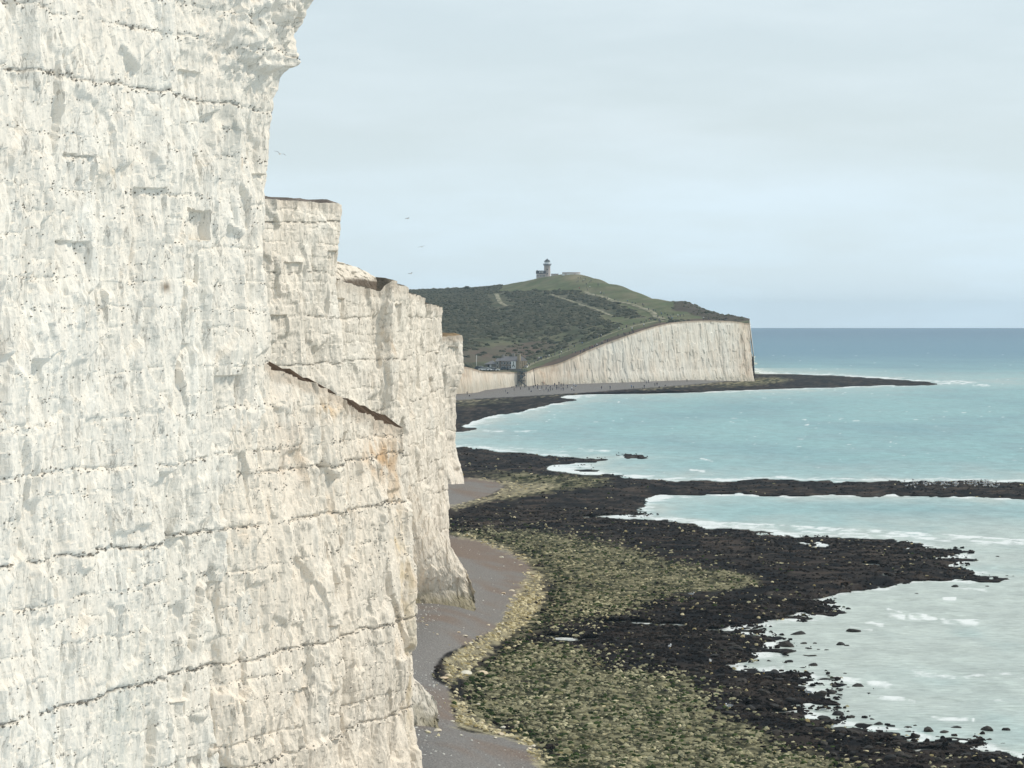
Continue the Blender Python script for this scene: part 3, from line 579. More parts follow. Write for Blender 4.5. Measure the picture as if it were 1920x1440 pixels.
# ------------------------------------------------------------------ headland: downland, low cliffs, paths
HB = [(700,1400),(800,1440),(866,1488),(878,1494),(886,1500),(893,1506),(905,1528),(960,1561),(985,1566),(1000,1574),(1040,1584),(1080,1592),(1120,1602),(1170,1614),(1220,1632),(1260,1650),(1300,1668),(1340,1685),(1380,1702),(1405,1714)]
HT = [(700,688),(800,688),(866,688),(878,690),(886,692),(893,694),(905,697),(960,698.5),(985,698.5),(1000,693),(1040,684),(1080,668),(1120,650),(1170,632),(1220,615),(1260,606),(1300,602.5),(1340,602),(1380,604),(1405,607)]
hpx = np.array([p for p, _ in HB], float); hY = np.array([y for _, y in HB], float); htop = np.array([v for _, v in HT], float)
CTRL = [at(p, v, Y + 1.0) for p, v, Y in zip(hpx, htop, hY)]
for p, v, Y in [(600,560,2800),(700,548,2800),(760,547,2800),(830,545,2800),(900,544,2800),(945,539,2750),(985,529,2680),(1007,523,2605),(1026,520.5,2600),(1050,519,2570),(1072,517,2540),(1095,516,2480),(1130,526,2400),(1170,539,2320),(1200,550,2240),
                (1215,558,2180),(1240,563,2110),(1262,566,2060),(1290,568,2000),(1305,574,1950),(1322,582,1900),(1350,589,1840),(1375,595,1790),(1402,597,1745),
                (1060,546,2300),(1000,549,2350),(940,551,2400),(880,556,2450),(820,560,2450),(1100,552,2250),(1150,566,2120),(1190,580,1980),(1225,598,1800),(1250,592,1850),(1290,592,1800),(1340,598,1740),
                (1000,640,1800),(1100,620,1800),(900,650,1750),(1050,590,2000),(950,600,2050),(870,610,2050),(1000,570,2200),(1150,600,1880),(1120,632,1720),(1180,612,1750),(870,670,1640),(930,672,1660),(980,672,1680),(1030,668,1690),(960,693,1585),(920,692,1575),(985,692,1585),(760,650,1750),(760,600,2050),(700,680,1550),(1026,529,2470),(1240,569,2020),(1262,571,1995),(1060,526,2430),(985,537,2500),(900,549,2620),(830,550,2620)]:
    CTRL.append(at(p, v, Y))
for p, v, Y, dYb, dz in [(760,547,2800,250,-14),(900,544,2800,250,-14),(1007,522,2605,220,-16),(1072,517,2540,220,-18),(1130,526,2400,160,-14),(1200,550,2240,120,-10),(1262,566,2060,100,-8),(1322,582,1900,80,-7),(1402,597,1745,60,-5),(600,560,2800,250,-14)]:
    q_ = at(p, v, Y); CTRL.append(np.array([(p - 960) / FPX * (Y + dYb), Y + dYb, q_[2] + dz]))
CTRL = np.array(CTRL)
def _U(A, B):
    d = np.sqrt(((A[:, None, 0] - B[None, :, 0]) / 0.35) ** 2 + (A[:, None, 1] - B[None, :, 1]) ** 2 + 400.0) / 100
    return -d
_n_ = len(CTRL); _A_ = np.zeros((_n_ + 3, _n_ + 3)); _A_[:_n_, :_n_] = _U(CTRL, CTRL) - 0.0008 * np.eye(_n_)
_A_[:_n_, _n_] = 1; _A_[:_n_, _n_ + 1:] = CTRL[:, :2] / 1000; _A_[_n_:, :_n_] = _A_[:_n_, _n_:].T
_w_ = np.linalg.solve(_A_, np.r_[CTRL[:, 2], 0, 0, 0])
def down_z(X, Y):
    X = np.atleast_1d(np.asarray(X, float)); Y = np.atleast_1d(np.asarray(Y, float)); sh = X.shape
    Q = np.stack([X.ravel(), Y.ravel()], -1)
    return (_U(Q, CTRL) @ _w_[:_n_] + _w_[_n_] + Q / 1000 @ _w_[_n_ + 1:]).reshape(sh)
hu = np.concatenate([np.linspace(560, 840, 40), np.arange(842, 1407, 2.2)]); hu[-1] = 1405.5
tt = np.linspace(0, 1, 230) ** 1.15
yedge = np.interp(hu, hpx, hY) + 0.6
TU = np.broadcast_to(hu[None], (230, len(hu))); TY = yedge[None] + tt[:, None] * (2950 - yedge[None])
TX = (TU - 960) / FPX * TY; TZ = down_z(TX, TY)
TV = py_of(TZ, TY)
vis = TV <= np.minimum.accumulate(TV, axis=0) + 0.3
GRASS_TOP = [(930,548),(985,490),(1010,480),(1100,480),(1170,500),(1215,530),(1250,540),(1300,545),(1290,572),(1270,580),(1330,596),(1405,604),(1240,600),(1215,598),(1180,580),(1130,560),(1085,547),(1050,545),(1010,545),(985,548)]
GRASS_LOW = [(980,690),(1050,655),(1130,630),(1160,612),(1120,596),(1135,590),(1180,596),(1235,598),(1260,600),(1230,612),(1120,650),(1060,675),(1000,697)]
RUSSET = [(985,700),(1000,690),(1080,659),(1160,628),(1230,606),(1290,598),(1360,598),(1400,612),(1340,610),(1260,606),(1220,616),(1120,651),(1040,686)]
MEADOW = [(865,640),(940,628),(1040,628),(1120,606),(1150,615),(1040,655),(980,690),(940,676),(865,690)]
RUSS2 = [(865,655),(930,650),(1000,640),(1050,640),(1030,655),(970,672),(865,682)]
TIPW = [(1262,560),(1300,560),(1322,572),(1400,584),(1406,600),(1380,605),(1340,602),(1310,596),(1290,586),(1262,580)]
wa = fbm(TX / 14, TY / 45, 4, 801); wb = fbm(TX / 5, TY / 14, 3, 803)
uu_ = TU + 14 * wa; vv_ = TV + 5 * fbm(TX / 18, TY / 60, 3, 805)
gt = rast([GRASS_TOP], TU + 4 * wa, TV + 1.5 * wb) * vis; gl = rast([GRASS_LOW], uu_, vv_) * vis; ru = rast([RUSSET], TU + 5 * wa, TV + 2 * wb) * vis; md = rast([MEADOW], uu_, vv_) * vis; r2 = rast([RUSS2], uu_, vv_) * vis; tw = rast([TIPW], uu_, vv_)
c_scr = mixc((0.060, 0.066, 0.040), (0.130, 0.120, 0.085), smooth(-0.3, 0.4, wb + wa))
c_gr = mixc((0.095, 0.112, 0.058), (0.145, 0.138, 0.085), smooth(-0.3, 0.4, wa))
c_ru = mixc((0.135, 0.092, 0.072), (0.090, 0.076, 0.056), smooth(-0.3, 0.3, wa + wb))
ct = c_scr; md_ = np.clip(md * smooth(-0.25, 0.15, wa + 0.4 * wb), 0, 1)
ct = mixc(ct, c_gr * 0.85, md_); ct = mixc(ct, mixc(c_ru, (0.10, 0.085, 0.07), 0.3 * np.ones(TU.shape)), 0.8 * r2); ct = mixc(ct, c_gr, np.maximum(gl, gt)); ct = mixc(ct, c_ru, ru)
worn = smooth(40, 0, np.abs(TU - 1075)) * smooth(10, 0, np.abs(TV - 520)) * gt
ct = mixc(ct, (0.24, 0.20, 0.13), 0.75 * worn); ct = mixc(ct, (0.075, 0.062, 0.050), tw * (.75 + .25 * smooth(-.2, .2, wb)))
dn = mesh_np('downland', np.stack([TX, TY, TZ + 0.25 * wb], -1), grid_faces(*TU.shape), M['down'], col=ct, shade_smooth=True)
tag(dn, 'scrubby green downland hill rising behind the far bay', 'hill', kind='structure')
# far side of the headland drops to the sea
skx = np.stack([TX[:, -1], TX[:, -1] + 2, TX[:, -1] + 3]); sky_ = np.stack([TY[:, -1]] * 3); skz = np.stack([TZ[:, -1] + 0.25 * wb[:, -1], TZ[:, -1] * 0.5, TZ[:, -1] * 0 - 1])
east = mesh_np('east_cliff', np.stack([skx, sky_, skz], -1), grid_faces(*skx.shape), M['chalk_far'], col=np.broadcast_to(CREAM, (*skx.shape, 3)))
tag(east, 'far side of the chalk headland dropping to the sea', 'cliff', kind='structure')

def far_cliff(name, label, p0, p1, du, dz, seed, amp, warmf):
    k = (hpx > p0) & (hpx < p1)
    px_ = np.r_[p0, hpx[k], p1]; Yb = np.interp(px_, hpx, hY)
    pl = np.stack([(px_ - 960) / FPX * Yb, Yb], -1)
    s, P, d = resample(pl, du); P = smooth1(P, 3)
    T = np.gradient(P, axis=0); T /= np.linalg.norm(T, axis=1)[:, None]; T = smooth1(T, 12); T /= np.linalg.norm(T, axis=1)[:, None]
    Nn = np.stack([T[:, 1], -T[:, 0]], -1)
    top = down_z(P[:, 0], P[:, 1]) + 0.25
    nr = int(36 / dz); t = np.linspace(0, 1, nr)[:, None]
    Z = 1.0 + t * (top - 1.0)[None] + 0 * s[None]; S = np.broadcast_to(s[None], Z.shape)
    hgt = np.clip((top - 3) / 22, 0.42, 1)[None]
    wx = S + 1.5 * fbm(S / 6, Z / 9, 3, seed)
    D = amp * hgt * (0.6 * (ridged(wx / 5.5, Z / 45, 3, seed + 1) - 0.5) + 0.7 * fbm(S / 14, Z / 60, 3, seed + 2) + 0.55 * (ridged(wx / 2.0, Z / 14, 2, seed + 3) - .5))
    c1 = cells(wx / 2.2, Z / 4.5, seed + 4); D += amp * hgt * (0.5 * (c1[0] - .5) + .5 * (c1[1] - .5) * c1[3])
    D += hgt * np.clip((9 - Z) / 6, 0, 1) * (0.6 + 1.2 * np.clip(fbm(S / 7, S * 0, 3, seed + 5), 0, 1)) + 0.08 * (top[None] - Z) * amp
    D *= smooth(0, 0.05, 1 - t) * 0.7 + 0.3
    V = np.stack([P[None, :, 0] + Nn[None, :, 0] * D, P[None, :, 1] + Nn[None, :, 1] * D, Z], -1)
    PX = px_of(V[..., 0], V[..., 1])
    w_ = warmf(PX); n_ = fbm(S / 6, Z / 12, 4, seed + 6); st_ = fbm(S / 1.6, Z / 16, 4, seed + 7)
    c = mixc(np.array([.72, .68, .60]), np.array([.68, .57, .45]), np.clip(w_ + .7 * n_, 0, 1))
    c = mixc(c, np.array([.42, .39, .33]), .28 * smooth(.0, .45, st_))
    c = mixc(c, np.array([.42, .26, .15]), .55 * np.clip(w_ - .35, 0, 1) * smooth(-.1, .4, fbm(S / 4, Z / 4, 3, seed + 8)))
    c = mixc(c, np.array([.30, .22, .15]), .75 * smooth(1.3, .3, top[None] - Z + .8 * n_))
    c = mixc(c, np.array([.36, .34, .27]), .5 * smooth(8, 3, Z + 4 * st_))
    o = mesh_np(name, V, grid_faces(*Z.shape), M['chalk_far'], col=c)
    return tag(o, label, 'cliff', kind='structure')
far_cliff('headland_cliff', 'long white chalk headland cliff rising to the right above the far beach', 1000, 1405.5, 0.40, 0.40, 850, 1.0, lambda p: .25 + .75 * smooth(1160, 1010, p) + .5 * smooth(1370, 1400, p))
far_cliff('gap_cliff', 'low crumbling tan cliff below the hotel at the gap', 790, 1000, 0.40, 0.40, 870, 0.9, lambda p: .55 + .5 * smooth(900, 870, p))

# chalk paths laid on the turf
def path_strip(name, label, pts, width):
    P = []
    for p, v in pts:                                        # find where the line of sight meets the down
        j = int(np.clip(np.searchsorted(hu, p), 1, len(hu) - 1)); colv = TV[:, j]
        i = int(np.argmax(colv <= v)); P.append((TX[i, j] + (p - hu[j]) / FPX * TY[i, j], TY[i, j]))
    s, Q, d = resample(P, 2.0); Q = smooth1(Q, 4)
    T = np.gradient(Q, axis=0); T /= np.linalg.norm(T, axis=1)[:, None] + 1e-9; Nn = np.stack([T[:, 1], -T[:, 0]], -1)
    k = np.linspace(-1, 1, 5)[:, None]; w_ = width * (0.8 + 0.5 * fbm(s / 9, s * 0, 2, 5))[None]
    X = Q[None, :, 0] + Nn[None, :, 0] * k * w_; Y = Q[None, :, 1] + Nn[None, :, 1] * k * w_
    Z = down_z(X, Y) + 0.45 - 0.25 * k ** 2
    c = mixc((0.33, 0.30, 0.22), (0.15, 0.145, 0.09), smooth(-0.3, 0.25, fbm(X / 3, Y / 9, 3, 4)))
    o = mesh_np(name, np.stack([X, Y, Z], -1), grid_faces(5, len(s)), M['soil'], col=c, shade_smooth=True)
    tag(o, label, 'path', kind='structure'); return Q
pathA = path_strip('chalk_path', 'pale chalk path climbing beside the headland edge', [(985,691),(1000,682),(1050,664),(1100,645),(1150,625),(1200,609),(1230,604),(1260,599.5)], 1.5)
pathB = path_strip('hill_path', 'worn path along the scrub edge up towards the lighthouse', [(1245,600),(1225,588),(1200,577),(1165,567),(1130,557),(1095,547)], 2.0)
pathC = path_strip('scrub_track', 'thin pale track across the scrub slope', [(1150,595),(1100,575),(1060,561),(1030,552)], 1.3)
pathD = path_strip('scrub_clearing', 'grassy clearing track in the scrub below the skyline', [(950,575),(938,568),(934,560),(930,551)], 1.8)

# scrub bushes: thousands of low clumps nobody could count
def dome_mesh(name, C, R, H, rot, col, mat, seed, nb=6, label=None, cat=None):
    """many low lumpy domes joined into one mesh"""
    rg = np.random.default_rng(seed); n = len(C)
    a = np.arange(nb) / nb * 2 * np.pi
    ring0 = np.stack([np.cos(a), np.sin(a), np.full(nb, -0.25)], -1); ring1 = np.stack([0.72 * np.cos(a + .5), 0.72 * np.sin(a + .5), np.full(nb, 0.62)], -1)
    tpl = np.concatenate([ring0, ring1, [[0.05, 0.0, 1.0]]]); k = len(tpl)
    f = []
    for i in range(nb):
        j = (i + 1) % nb
        f += [(i, j, nb + i), (j, nb + j, nb + i), (nb + i, nb + j, 2 * nb)]
    f = np.array(f)
    Vt = np.broadcast_to(tpl[None], (n, k, 3)) * rg.uniform(0.68, 1.3, (n, k, 1))
    X = Vt[..., 0] * R[:, None]; Y = Vt[..., 1] * R[:, None] * rg.uniform(.65, 1.1, (n, 1)); Z = Vt[..., 2] * H[:, None]
    cr, sr = np.cos(rot)[:, None], np.sin(rot)[:, None]
    V = np.stack([X * cr - Y * sr, X * sr + Y * cr, Z], -1) + C[:, None]
    F = (f[None] + (np.arange(n) * k)[:, None, None]).reshape(-1, 3)
    cc = np.repeat(col[:, None], k, 1) * rg.uniform(.85, 1.15, (n, k, 1))
    return mesh_np(name, V.reshape(-1, 3), F, mat, col=cc.reshape(-1, 3))
scrub_w = np.clip(1 - np.maximum.reduce([gt, gl, ru * .8, md_ * .95, r2 * .75]), 0, 1) * vis * smooth(-0.25, 0.05, wa + 0.3 * wb + .12)
scrub_w = np.maximum(scrub_w * (1 - tw), tw * 0.22)
scrub_w[:, hu < 740] = 0; scrub_w[:6] = 0; scrub_w[(TU > 885) & (TU < 1010) & (TY < 1660)] = 0; scrub_w *= .04 + smooth(-.16, .12, fbm(TX / 13, TY / 34, 4, 811) + .06 * smooth(640, 560, TV))
for (pp, ww) in ((pathC, 4), (pathD, 7), (pathA, 4), (pathB, 4)):
    for x_, y_ in pp[::3]: scrub_w[(np.abs(TX - x_) < ww) & (np.abs(TY - y_) < ww * 3)] *= 0.05
area = np.gradient(TX, axis=1) * np.gradient(TY, axis=0)
pr = (scrub_w * np.abs(area)).ravel(); idx = RNG.choice(pr.size, 15000, p=pr / pr.sum())
bx = TX.ravel()[idx] + RNG.normal(0, 1.2, len(idx)); by = TY.ravel()[idx] + RNG.normal(0, 3.5, len(idx))
R_ = RNG.uniform(0.8, 2.6, len(idx)) * np.where(tw.ravel()[idx] > 0, .55, 1); Hh = R_ * RNG.uniform(.35, .7, len(idx))
gcol = RNG.uniform(0, 1, len(idx)); bcol = mixc((0.044, 0.050, 0.036), (0.100, 0.096, 0.066), gcol)
keep = (px_of(bx, by) < 1398)
C_ = np.stack([bx, by, down_z(bx, by) - .1], -1)[keep]
scrub = dome_mesh('gorse_scrub', C_, R_[keep], Hh[keep], RNG.uniform(0, 6.28, keep.sum()), bcol[keep], M['scrub'], 3)
tag(scrub, 'dark gorse and thorn scrub covering the far hillside', 'scrub', kind='stuff')

# ------------------------------------------------------------------ cobbles and boulders on the shore
def stone_mesh(seed, sub=2, flat=0.6):
    bm = bmesh.new(); bmesh.ops.create_icosphere(bm, subdivisions=sub, radius=1.0)
    rg = random.Random(seed); o = rg.uniform(0, 50)
    co = np.array([v.co[:] for v in bm.verts])
    # chop with a few planes so the stone has facets
    for _ in range(7):
        n_ = np.array([rg.gauss(0, 1), rg.gauss(0, 1), rg.gauss(0, 1)]); n_ /= np.linalg.norm(n_); d_ = rg.uniform(.55, .85)
        k = co @ n_; co = co - np.outer(np.maximum(k - d_, 0) * .9, n_)
    co += 0.10 * np.stack([perlin(co[:, 1] * 2 + o, co[:, 2] * 2), perlin(co[:, 0] * 2 + o, co[:, 2] * 2 + 9), perlin(co[:, 0] * 2, co[:, 1] * 2 + o)], -1)
    co[:, 2] = np.where(co[:, 2] < -0.3, -0.3 + (co[:, 2] + .3) * .3, co[:, 2]); co[:, 2] *= flat
    for v, c in zip(bm.verts, co): v.co = c
    return bm
def zone_at(u, v):
    iv, iu = shore_lookup(u, v); return landb[iv, iu], sb2[iv, iu], pb[iv, iu], gb[iv, iu], GZ[iv, iu]
pale_soft = blur(pale, 9, 9); green_soft = blur(green, 16, 10)
def scatter(n, v0, v1, seed, rmin, rmax):
    rg = np.random.default_rng(seed)
    Ys = np.sqrt(rg.uniform((HCAM * FPX / (v1 - VH)) ** 2, (HCAM * FPX / (v0 - VH)) ** 2, n)); u = rg.uniform(760, 1960, n)
    X = (u - 960) / FPX * Ys; v = py_of(0.6, Ys); l, s_, p_, g_, z = zone_at(u, v)
    for _ in range(2): v = py_of(z, Ys); l, s_, p_, g_, z = zone_at(u, v)
    r = rg.random(n); nn = fbm(X / 4.5, Ys / 11, 4, 71)
    thin = fbm(X / 2.5, Ys / 5, 3, 73)
    w = np.where(p_ > .25, smooth(-.3, .5, thin + 1.3 * (p_ - .6)) * .9, np.where(s_ > .5, .16 * smooth(-.1, .4, thin) + .22 * smooth(850, 795, u), np.where(g_ + .3 * nn > .45, .92 * smooth(-.6, -.1, thin), .75))) * (l > .45)
    k = r < w
    u, X, Ys, l, s_, p_, g_, z, nn = [a[k] for a in (u, X, Ys, l, s_, p_, g_, z, nn)]; v2 = py_of(z, Ys)
    m = k.sum(); size = rg.uniform(0, 1, m) ** 2.2 * (rmax - rmin) + rmin
    patch = fbm(X / 7, Ys / 12, 4, 75)
    isp = (p_ + .22 * rg.normal(0, 1, m)) > .45; isg = (green_soft[shore_lookup(u, v2)] + .25 * nn + .40 * patch + rg.uniform(-.42, .42, m)) > .46
    t = rg.random(m)
    cd = mixc((0.006, 0.006, 0.006), (0.026, 0.020, 0.017), t ** 2); cd = mixc(cd, (.080, .060, .047), smooth(-.05, .45, fbm(X / 9, Ys / 3.2, 4, 95, .6)) * (.35 + .45 * smooth(380, 520, Ys + 60 * patch)))
    cg = mixc((0.055, 0.053, 0.027), (0.52, 0.47, 0.30), t * np.clip(.75 + .9 * patch, .15, 1.15)); cg = np.where((rg.random(m) < .28)[:, None], np.array([.03, .045, .014]) * rg.uniform(.6, 1.6, (m, 1)), cg)
    fringe = (pale_soft[shore_lookup(u, v2)] > .10) & (g_ > .3) & (rg.random(m) < .7); cg = np.where(fringe[:, None], np.array([.020, .032, .010]) * rg.uniform(.5, 1.6, (m, 1)), cg)
    cp = mixc((0.27, 0.215, 0.10), (0.64, 0.56, 0.37), t)
    cs_ = mixc((0.35, 0.33, 0.30), (0.70, 0.68, 0.62), t)
    c = np.where(isp[:, None], cp, np.where((s_ > .5)[:, None], cs_, np.where(isg[:, None], cg, cd)))
    size = np.where((s_ > .5) & ~isp, size * .38, size)
    return np.stack([X, Ys, z], -1), size, c
parts_ = [scatter(62000, 1130, 1500, 11, .07, .33), scatter(34000, 960, 1130, 12, .09, .33), scatter(7000, 838, 960, 13, .15, .4)]
C_ = np.concatenate([p[0] for p in parts_]); R_ = np.concatenate([p[1] for p in parts_]); cc_ = np.concatenate([p[2] for p in parts_])
cob = dome_mesh('cobbles', C_, R_, R_ * RNG.uniform(.35, .85, len(R_)), RNG.uniform(0, 6.28, len(R_)), cc_, M['stone'], 5, nb=5)
tag(cob, 'seaweed covered and chalky cobbles strewn over the rock platform', 'cobbles', kind='stuff')

# ------------------------------------------------------------------ picked-out boulders
def on_shore(u, v):
    iv, iu = shore_lookup(np.array([u]), np.array([v])); iv, iu = int(iv[0]), int(iu[0])
    return np.array([GX[iv, iu], GY[iv, iu], GZ[iv, iu]])
def on_water(u, v):
    Y = HCAM * FPX / (v - VH); return np.array([(u - 960) / FPX * Y, Y, 0.0])
def on_down(u, v):
    j = int(np.clip(np.searchsorted(hu, u), 1, len(hu) - 1)); i = int(np.argmax(TV[:, j] <= v)); i = max(i, 1)
    X = TX[i, j]; Y = TY[i, j]; return np.array([X, Y, float(down_z(X, Y)[0])])
weed_meshes, chalk_meshes, tan_meshes = [], [], []
for k in range(6):
    for lst, nm, mt in ((weed_meshes, 'seaweed_boulder', plain('weed_rock_%d' % k, (0.016 + .004 * k, 0.015 + .003 * k, 0.014 + .002 * k), .75, .25, namp=.6, nscale=3)),
                        (chalk_meshes, 'chalk_boulder', plain('chalk_rock_%d' % k, (0.62, 0.58 - .02 * k, 0.48 - .03 * k), .9, .15, namp=.15, nscale=3)),
                        (tan_meshes, 'algae_boulder', plain('algae_rock_%d' % k, (0.20 + .015 * k, 0.18 + .014 * k, 0.09 + .012 * k), .85, .2, namp=.45, nscale=2.5))):
        bm = stone_mesh(50 + k * 3 + len(nm), 2, .62); me = bpy.data.meshes.new(nm); bm.to_mesh(me); bm.free(); me.materials.append(mt); lst.append(me)
def put_stone(lst, name, p, r, label, cat, group, hz=1.0):
    o = bpy.data.objects.new(name, random.choice(lst)); COL.objects.link(o)
    o.location = tuple(p); o.scale = (r * random.uniform(.8, 1.25), r * random.uniform(.8, 1.25), r * random.uniform(.7, 1.1) * hz); o.rotation_euler = (random.uniform(-.15, .15), random.uniform(-.15, .15), random.uniform(0, 6.28))
    u, v = px_of(p[0], p[1]), py_of(p[2], p[1])
    size = 'small' if r < .3 else ('large' if r > .62 else 'middling')
    if 'seaweed' in name:
        w_ = ('near the bottom right corner' if v > 1340 and u > 1500 else 'along the bottom edge of the reef' if v > 1340 else 'off the far reef tip' if v < 1120 else 'off the middle reef fingers' if u > 1470 else 'in the middle of the near reef' if v > 1235 else 'beside the small tide pools')
    else:
        w_ = ('in front of the lowest shingle patch' if v > 1340 else 'close to the near buttress foot' if u < 900 and v > 1220 else 'beside the chalk spur' if v < 1130 else 'on the fringe of the curved shingle bay' if v < 1230 else 'towards the black reef' if u > 1250 else 'in the middle of the stones')
    return tag(o, size + ' ' + label + ' ' + w_, cat, group)
WB = [(1600,1183,22),(1507,1207,14),(1528,1206,8),(1495,1190,26),(1474,1212,30),(1518,1217,10),(1535,1218,8),(1550,1219,9),(1577,1209,16),(1588,1211,10),(1640,1217,10),(1442,1240,11),(1480,1241,16),(1525,1248,18),(1504,1253,11),(1585,1263,9),(1554,1264,7),
      (1490,1258,9),(1608,1287,22),(1590,1290,14),(1625,1306,12),(1612,1303,6),(1570,1340,24),(1545,1348,20),(1596,1344,14),(1635,1348,8),(1646,1358,16),(1670,1362,14),(1702,1364,12),(1715,1360,7),(1740,1372,26),(1790,1366,24),(1770,1374,20),(1850,1370,24),(1886,1368,14),(1758,1382,10),
      (1700,1372,14),(1830,1392,22),(1855,1387,12),(1780,1388,12),(1880,1395,14),(1552,1130,10),(1540,1138,12),(1560,1143,10),(1545,1153,14),(1500,1160,12),(1590,1142,10),(1870,1044,8),(1900,1081,7),(1790,1100,16),(1850,1100,8),(1718,1113,7),(1664,1140,6),(1690,1045,9),(1670,1078,12),(1695,1077,7),
      (1680,1030,7),(1250,1296,7),(1410,1195,14),(1440,1200,12),(1380,1215,16),(1420,1222,18),(1340,1232,12),(1460,1275,18),(1500,1290,20),(1540,1305,22),(1560,1300,14),(1480,1312,16),(1430,1300,20),(1390,1280,18),(1350,1265,16),(1300,1255,14),(1260,1240,14)]
for u, v, w in WB:
    p = on_shore(u, v); wet = p[2] < 0.05; p = on_water(u, v) if wet else p
    r = w / FPX * p[1] * .62
    put_stone(weed_meshes, 'seaweed_boulder', p + np.array([0, 0, -.05 if wet else .08]), r, 'dark weedy boulder in shallow water' if wet else 'dark weedy boulder on the black rocks', 'boulder', 'seaweed boulders in the water' if wet else 'seaweed boulders on the reef', 1.0)
rb = random.Random(5); cnt = 0
while cnt < 90:                                             # larger weedy rocks of the near reef
    u = rb.uniform(1040, 1900); v = rb.uniform(1180, 1438); l, s_, p_, g_, z = zone_at(np.array([u]), np.array([v]))
    if l[0] < .6 or g_[0] > .45 or p_[0] > .2 or s_[0] > .3: continue
    put_stone(weed_meshes, 'seaweed_boulder', on_shore(u, v) + np.array([0, 0, .05]), rb.uniform(.25, .55), 'dark weedy boulder on the black rocks', 'boulder', 'seaweed boulders on the reef'); cnt += 1
cnt = 0
while cnt < 150:                                             # tan and green stones nearest the camera
    u = rb.uniform(830, 1560); v = rb.uniform(1230, 1440); l, s_, p_, g_, z = zone_at(np.array([u]), np.array([v]))
    if l[0] < .6 or g_[0] < .55: continue
    put_stone(tan_meshes, 'algae_boulder', on_shore(u, v) + np.array([0, 0, .04]), rb.uniform(.22, .42), 'tan algae boulder of the near stone field', 'boulder', 'tan boulders of the near stone field'); cnt += 1
for u, v, w in [(868,1330,14),(895,1322,9),(940,1378,14),(1000,1398,10),(930,1385,7),(870,1192,9),(860,1186,7),(885,1205,8),(895,1215,7),(900,1198,6),(940,1170,8),(915,1172,7),(868,1070,9),(877,1078,7),(870,1262,24),(830,1272,18),(840,1268,16),(905,1262,20),(850,1352,10),(900,1356,12),(945,1365,14),
                (820,1372,16),(865,1380,8),(990,1405,12),(800,1372,10),(875,1002,9),(868,1004,7),(960,1108,10),(965,1116,8),(945,1112,9),(978,1060,8),(940,1044,8),(1000,1080,8),(985,1095,7),(935,1185,9),(820,1190,5),(790,1165,6),(798,1172,5)]:
    p = on_shore(u, v); put_stone(chalk_meshes, 'chalk_boulder', p + np.array([0, 0, .05]), w / FPX * p[1] * .55, 'pale chalk boulder', 'boulder', 'chalk boulders on the shingle', .9)

# ------------------------------------------------------------------ buildings
M['brick_dark'] = plain('brown_brick', (0.19, 0.15, 0.125)); M['brick_tan'] = plain('tan_brick', (0.30, 0.25, 0.175)); M['render_grey'] = plain('grey_render', (0.24, 0.225, 0.20))
M['slate'] = plain('slate', (0.16, 0.155, 0.16)); M['white'] = plain('white_paint', (0.72, 0.72, 0.70)); M['glass'] = plain('window_glass', (0.03, 0.035, 0.04), .15, .5)
M['emblem'] = plain('dark_green_paint', (0.06, 0.085, 0.075)); M['steel'] = plain('dark_steel', (0.075, 0.09, 0.10), .5, .4); M['concrete'] = plain('concrete', (0.20, 0.185, 0.165))
M['granite'] = plain('granite', (0.50, 0.43, 0.40)); M['lantern'] = plain('lantern_white', (0.78, 0.80, 0.82), .4); M['roof_dark'] = plain('dark_roof', (0.07, 0.075, 0.085)); M['tyre'] = plain('rubber', (0.02, 0.02, 0.02))
def window(par, x, z, y, w=0.9, h=1.2, side='front'):
    if side == 'front':
        f = box('window', (x - w / 2, x + w / 2, y - .08, y + .02, z, z + h), M['white'], par)
        box('pane', (x - w / 2 + .1, x + w / 2 - .1, y - .10, y - .07, z + .1, z + h - .1), M['glass'], f)
    else:                                                     # in a wall facing +x at x
        f = box('window', (x - .02, x + .08, y - w / 2, y + w / 2, z, z + h), M['white'], par)
        box('pane', (x + .07, x + .10, y - w / 2 + .1, y + w / 2 - .1, z + .1, z + h - .1), M['glass'], f)
HY_ = 1588.0; hp = at(967.5, 692.5, HY_); RZ = math.radians(-20)
GAPZ = hp[2]
ter = empty('terrace_wall', at(950, 697, 1578)); tag(ter, 'low dark retaining wall along the cliff edge in front of the hotel', 'wall')
box('wall', (-6.5, 6.5, 0, 8, -1.2, 1.2), M['concrete'], ter)
for i in range(14): box('coping', (-6.5 + i * .93, -5.62 + i * .93, -.12, .32, 1.2, 1.34), M['render_grey'], ter)
ho = empty('hotel', hp, RZ); tag(ho, 'brown brick cliff top hotel with grey roofs, chimneys and a white emblem board', 'hotel')
box('main_wall', (-8.0, 0, 0, 7, -1.5, 3.9), M['brick_dark'], ho)
rf = prism('main_roof', [(-.3, 3.9), (7.3, 3.9), (3.5, 6.0)], 'x', -8.2, .2, M['slate'], ho)
box('chimney', (-3.0, -1.9, 3.2, 4.2, 4.8, 7.4), M['render_grey'], rf); box('chimney', (-7.8, -7.0, 2.5, 3.5, 4.8, 6.9), M['render_grey'], rf)
for x in (-6.9, -5.5, -4.0, -2.8):
    for z in (.35, 2.3): window(ho, x, z, 0)
box('left_wing', (-10.0, -8.0, -.4, 6, -1.5, 3.7), M['render_grey'], ho); prism('left_roof', [(-.7, 3.7), (6.2, 3.7), (2.8, 5.2)], 'x', -10.2, -8.2, M['slate'], ho)
for z in (.35, 2.3): window(ho, -9.1, z, -.4)
bd = box('emblem_board', (-2.35, -.05, -.25, -.05, .0, 3.75), M['white'], ho)
prism('emblem', [(-1.9, 1.2), (-1.6, 2.0), (-1.2, 2.55), (-.8, 2.0), (-.5, 1.2), (-.75, .9), (-.95, 1.5), (-1.2, 1.75), (-1.45, 1.5), (-1.65, .9)], 'y', -.29, -.252, M['emblem'], bd)
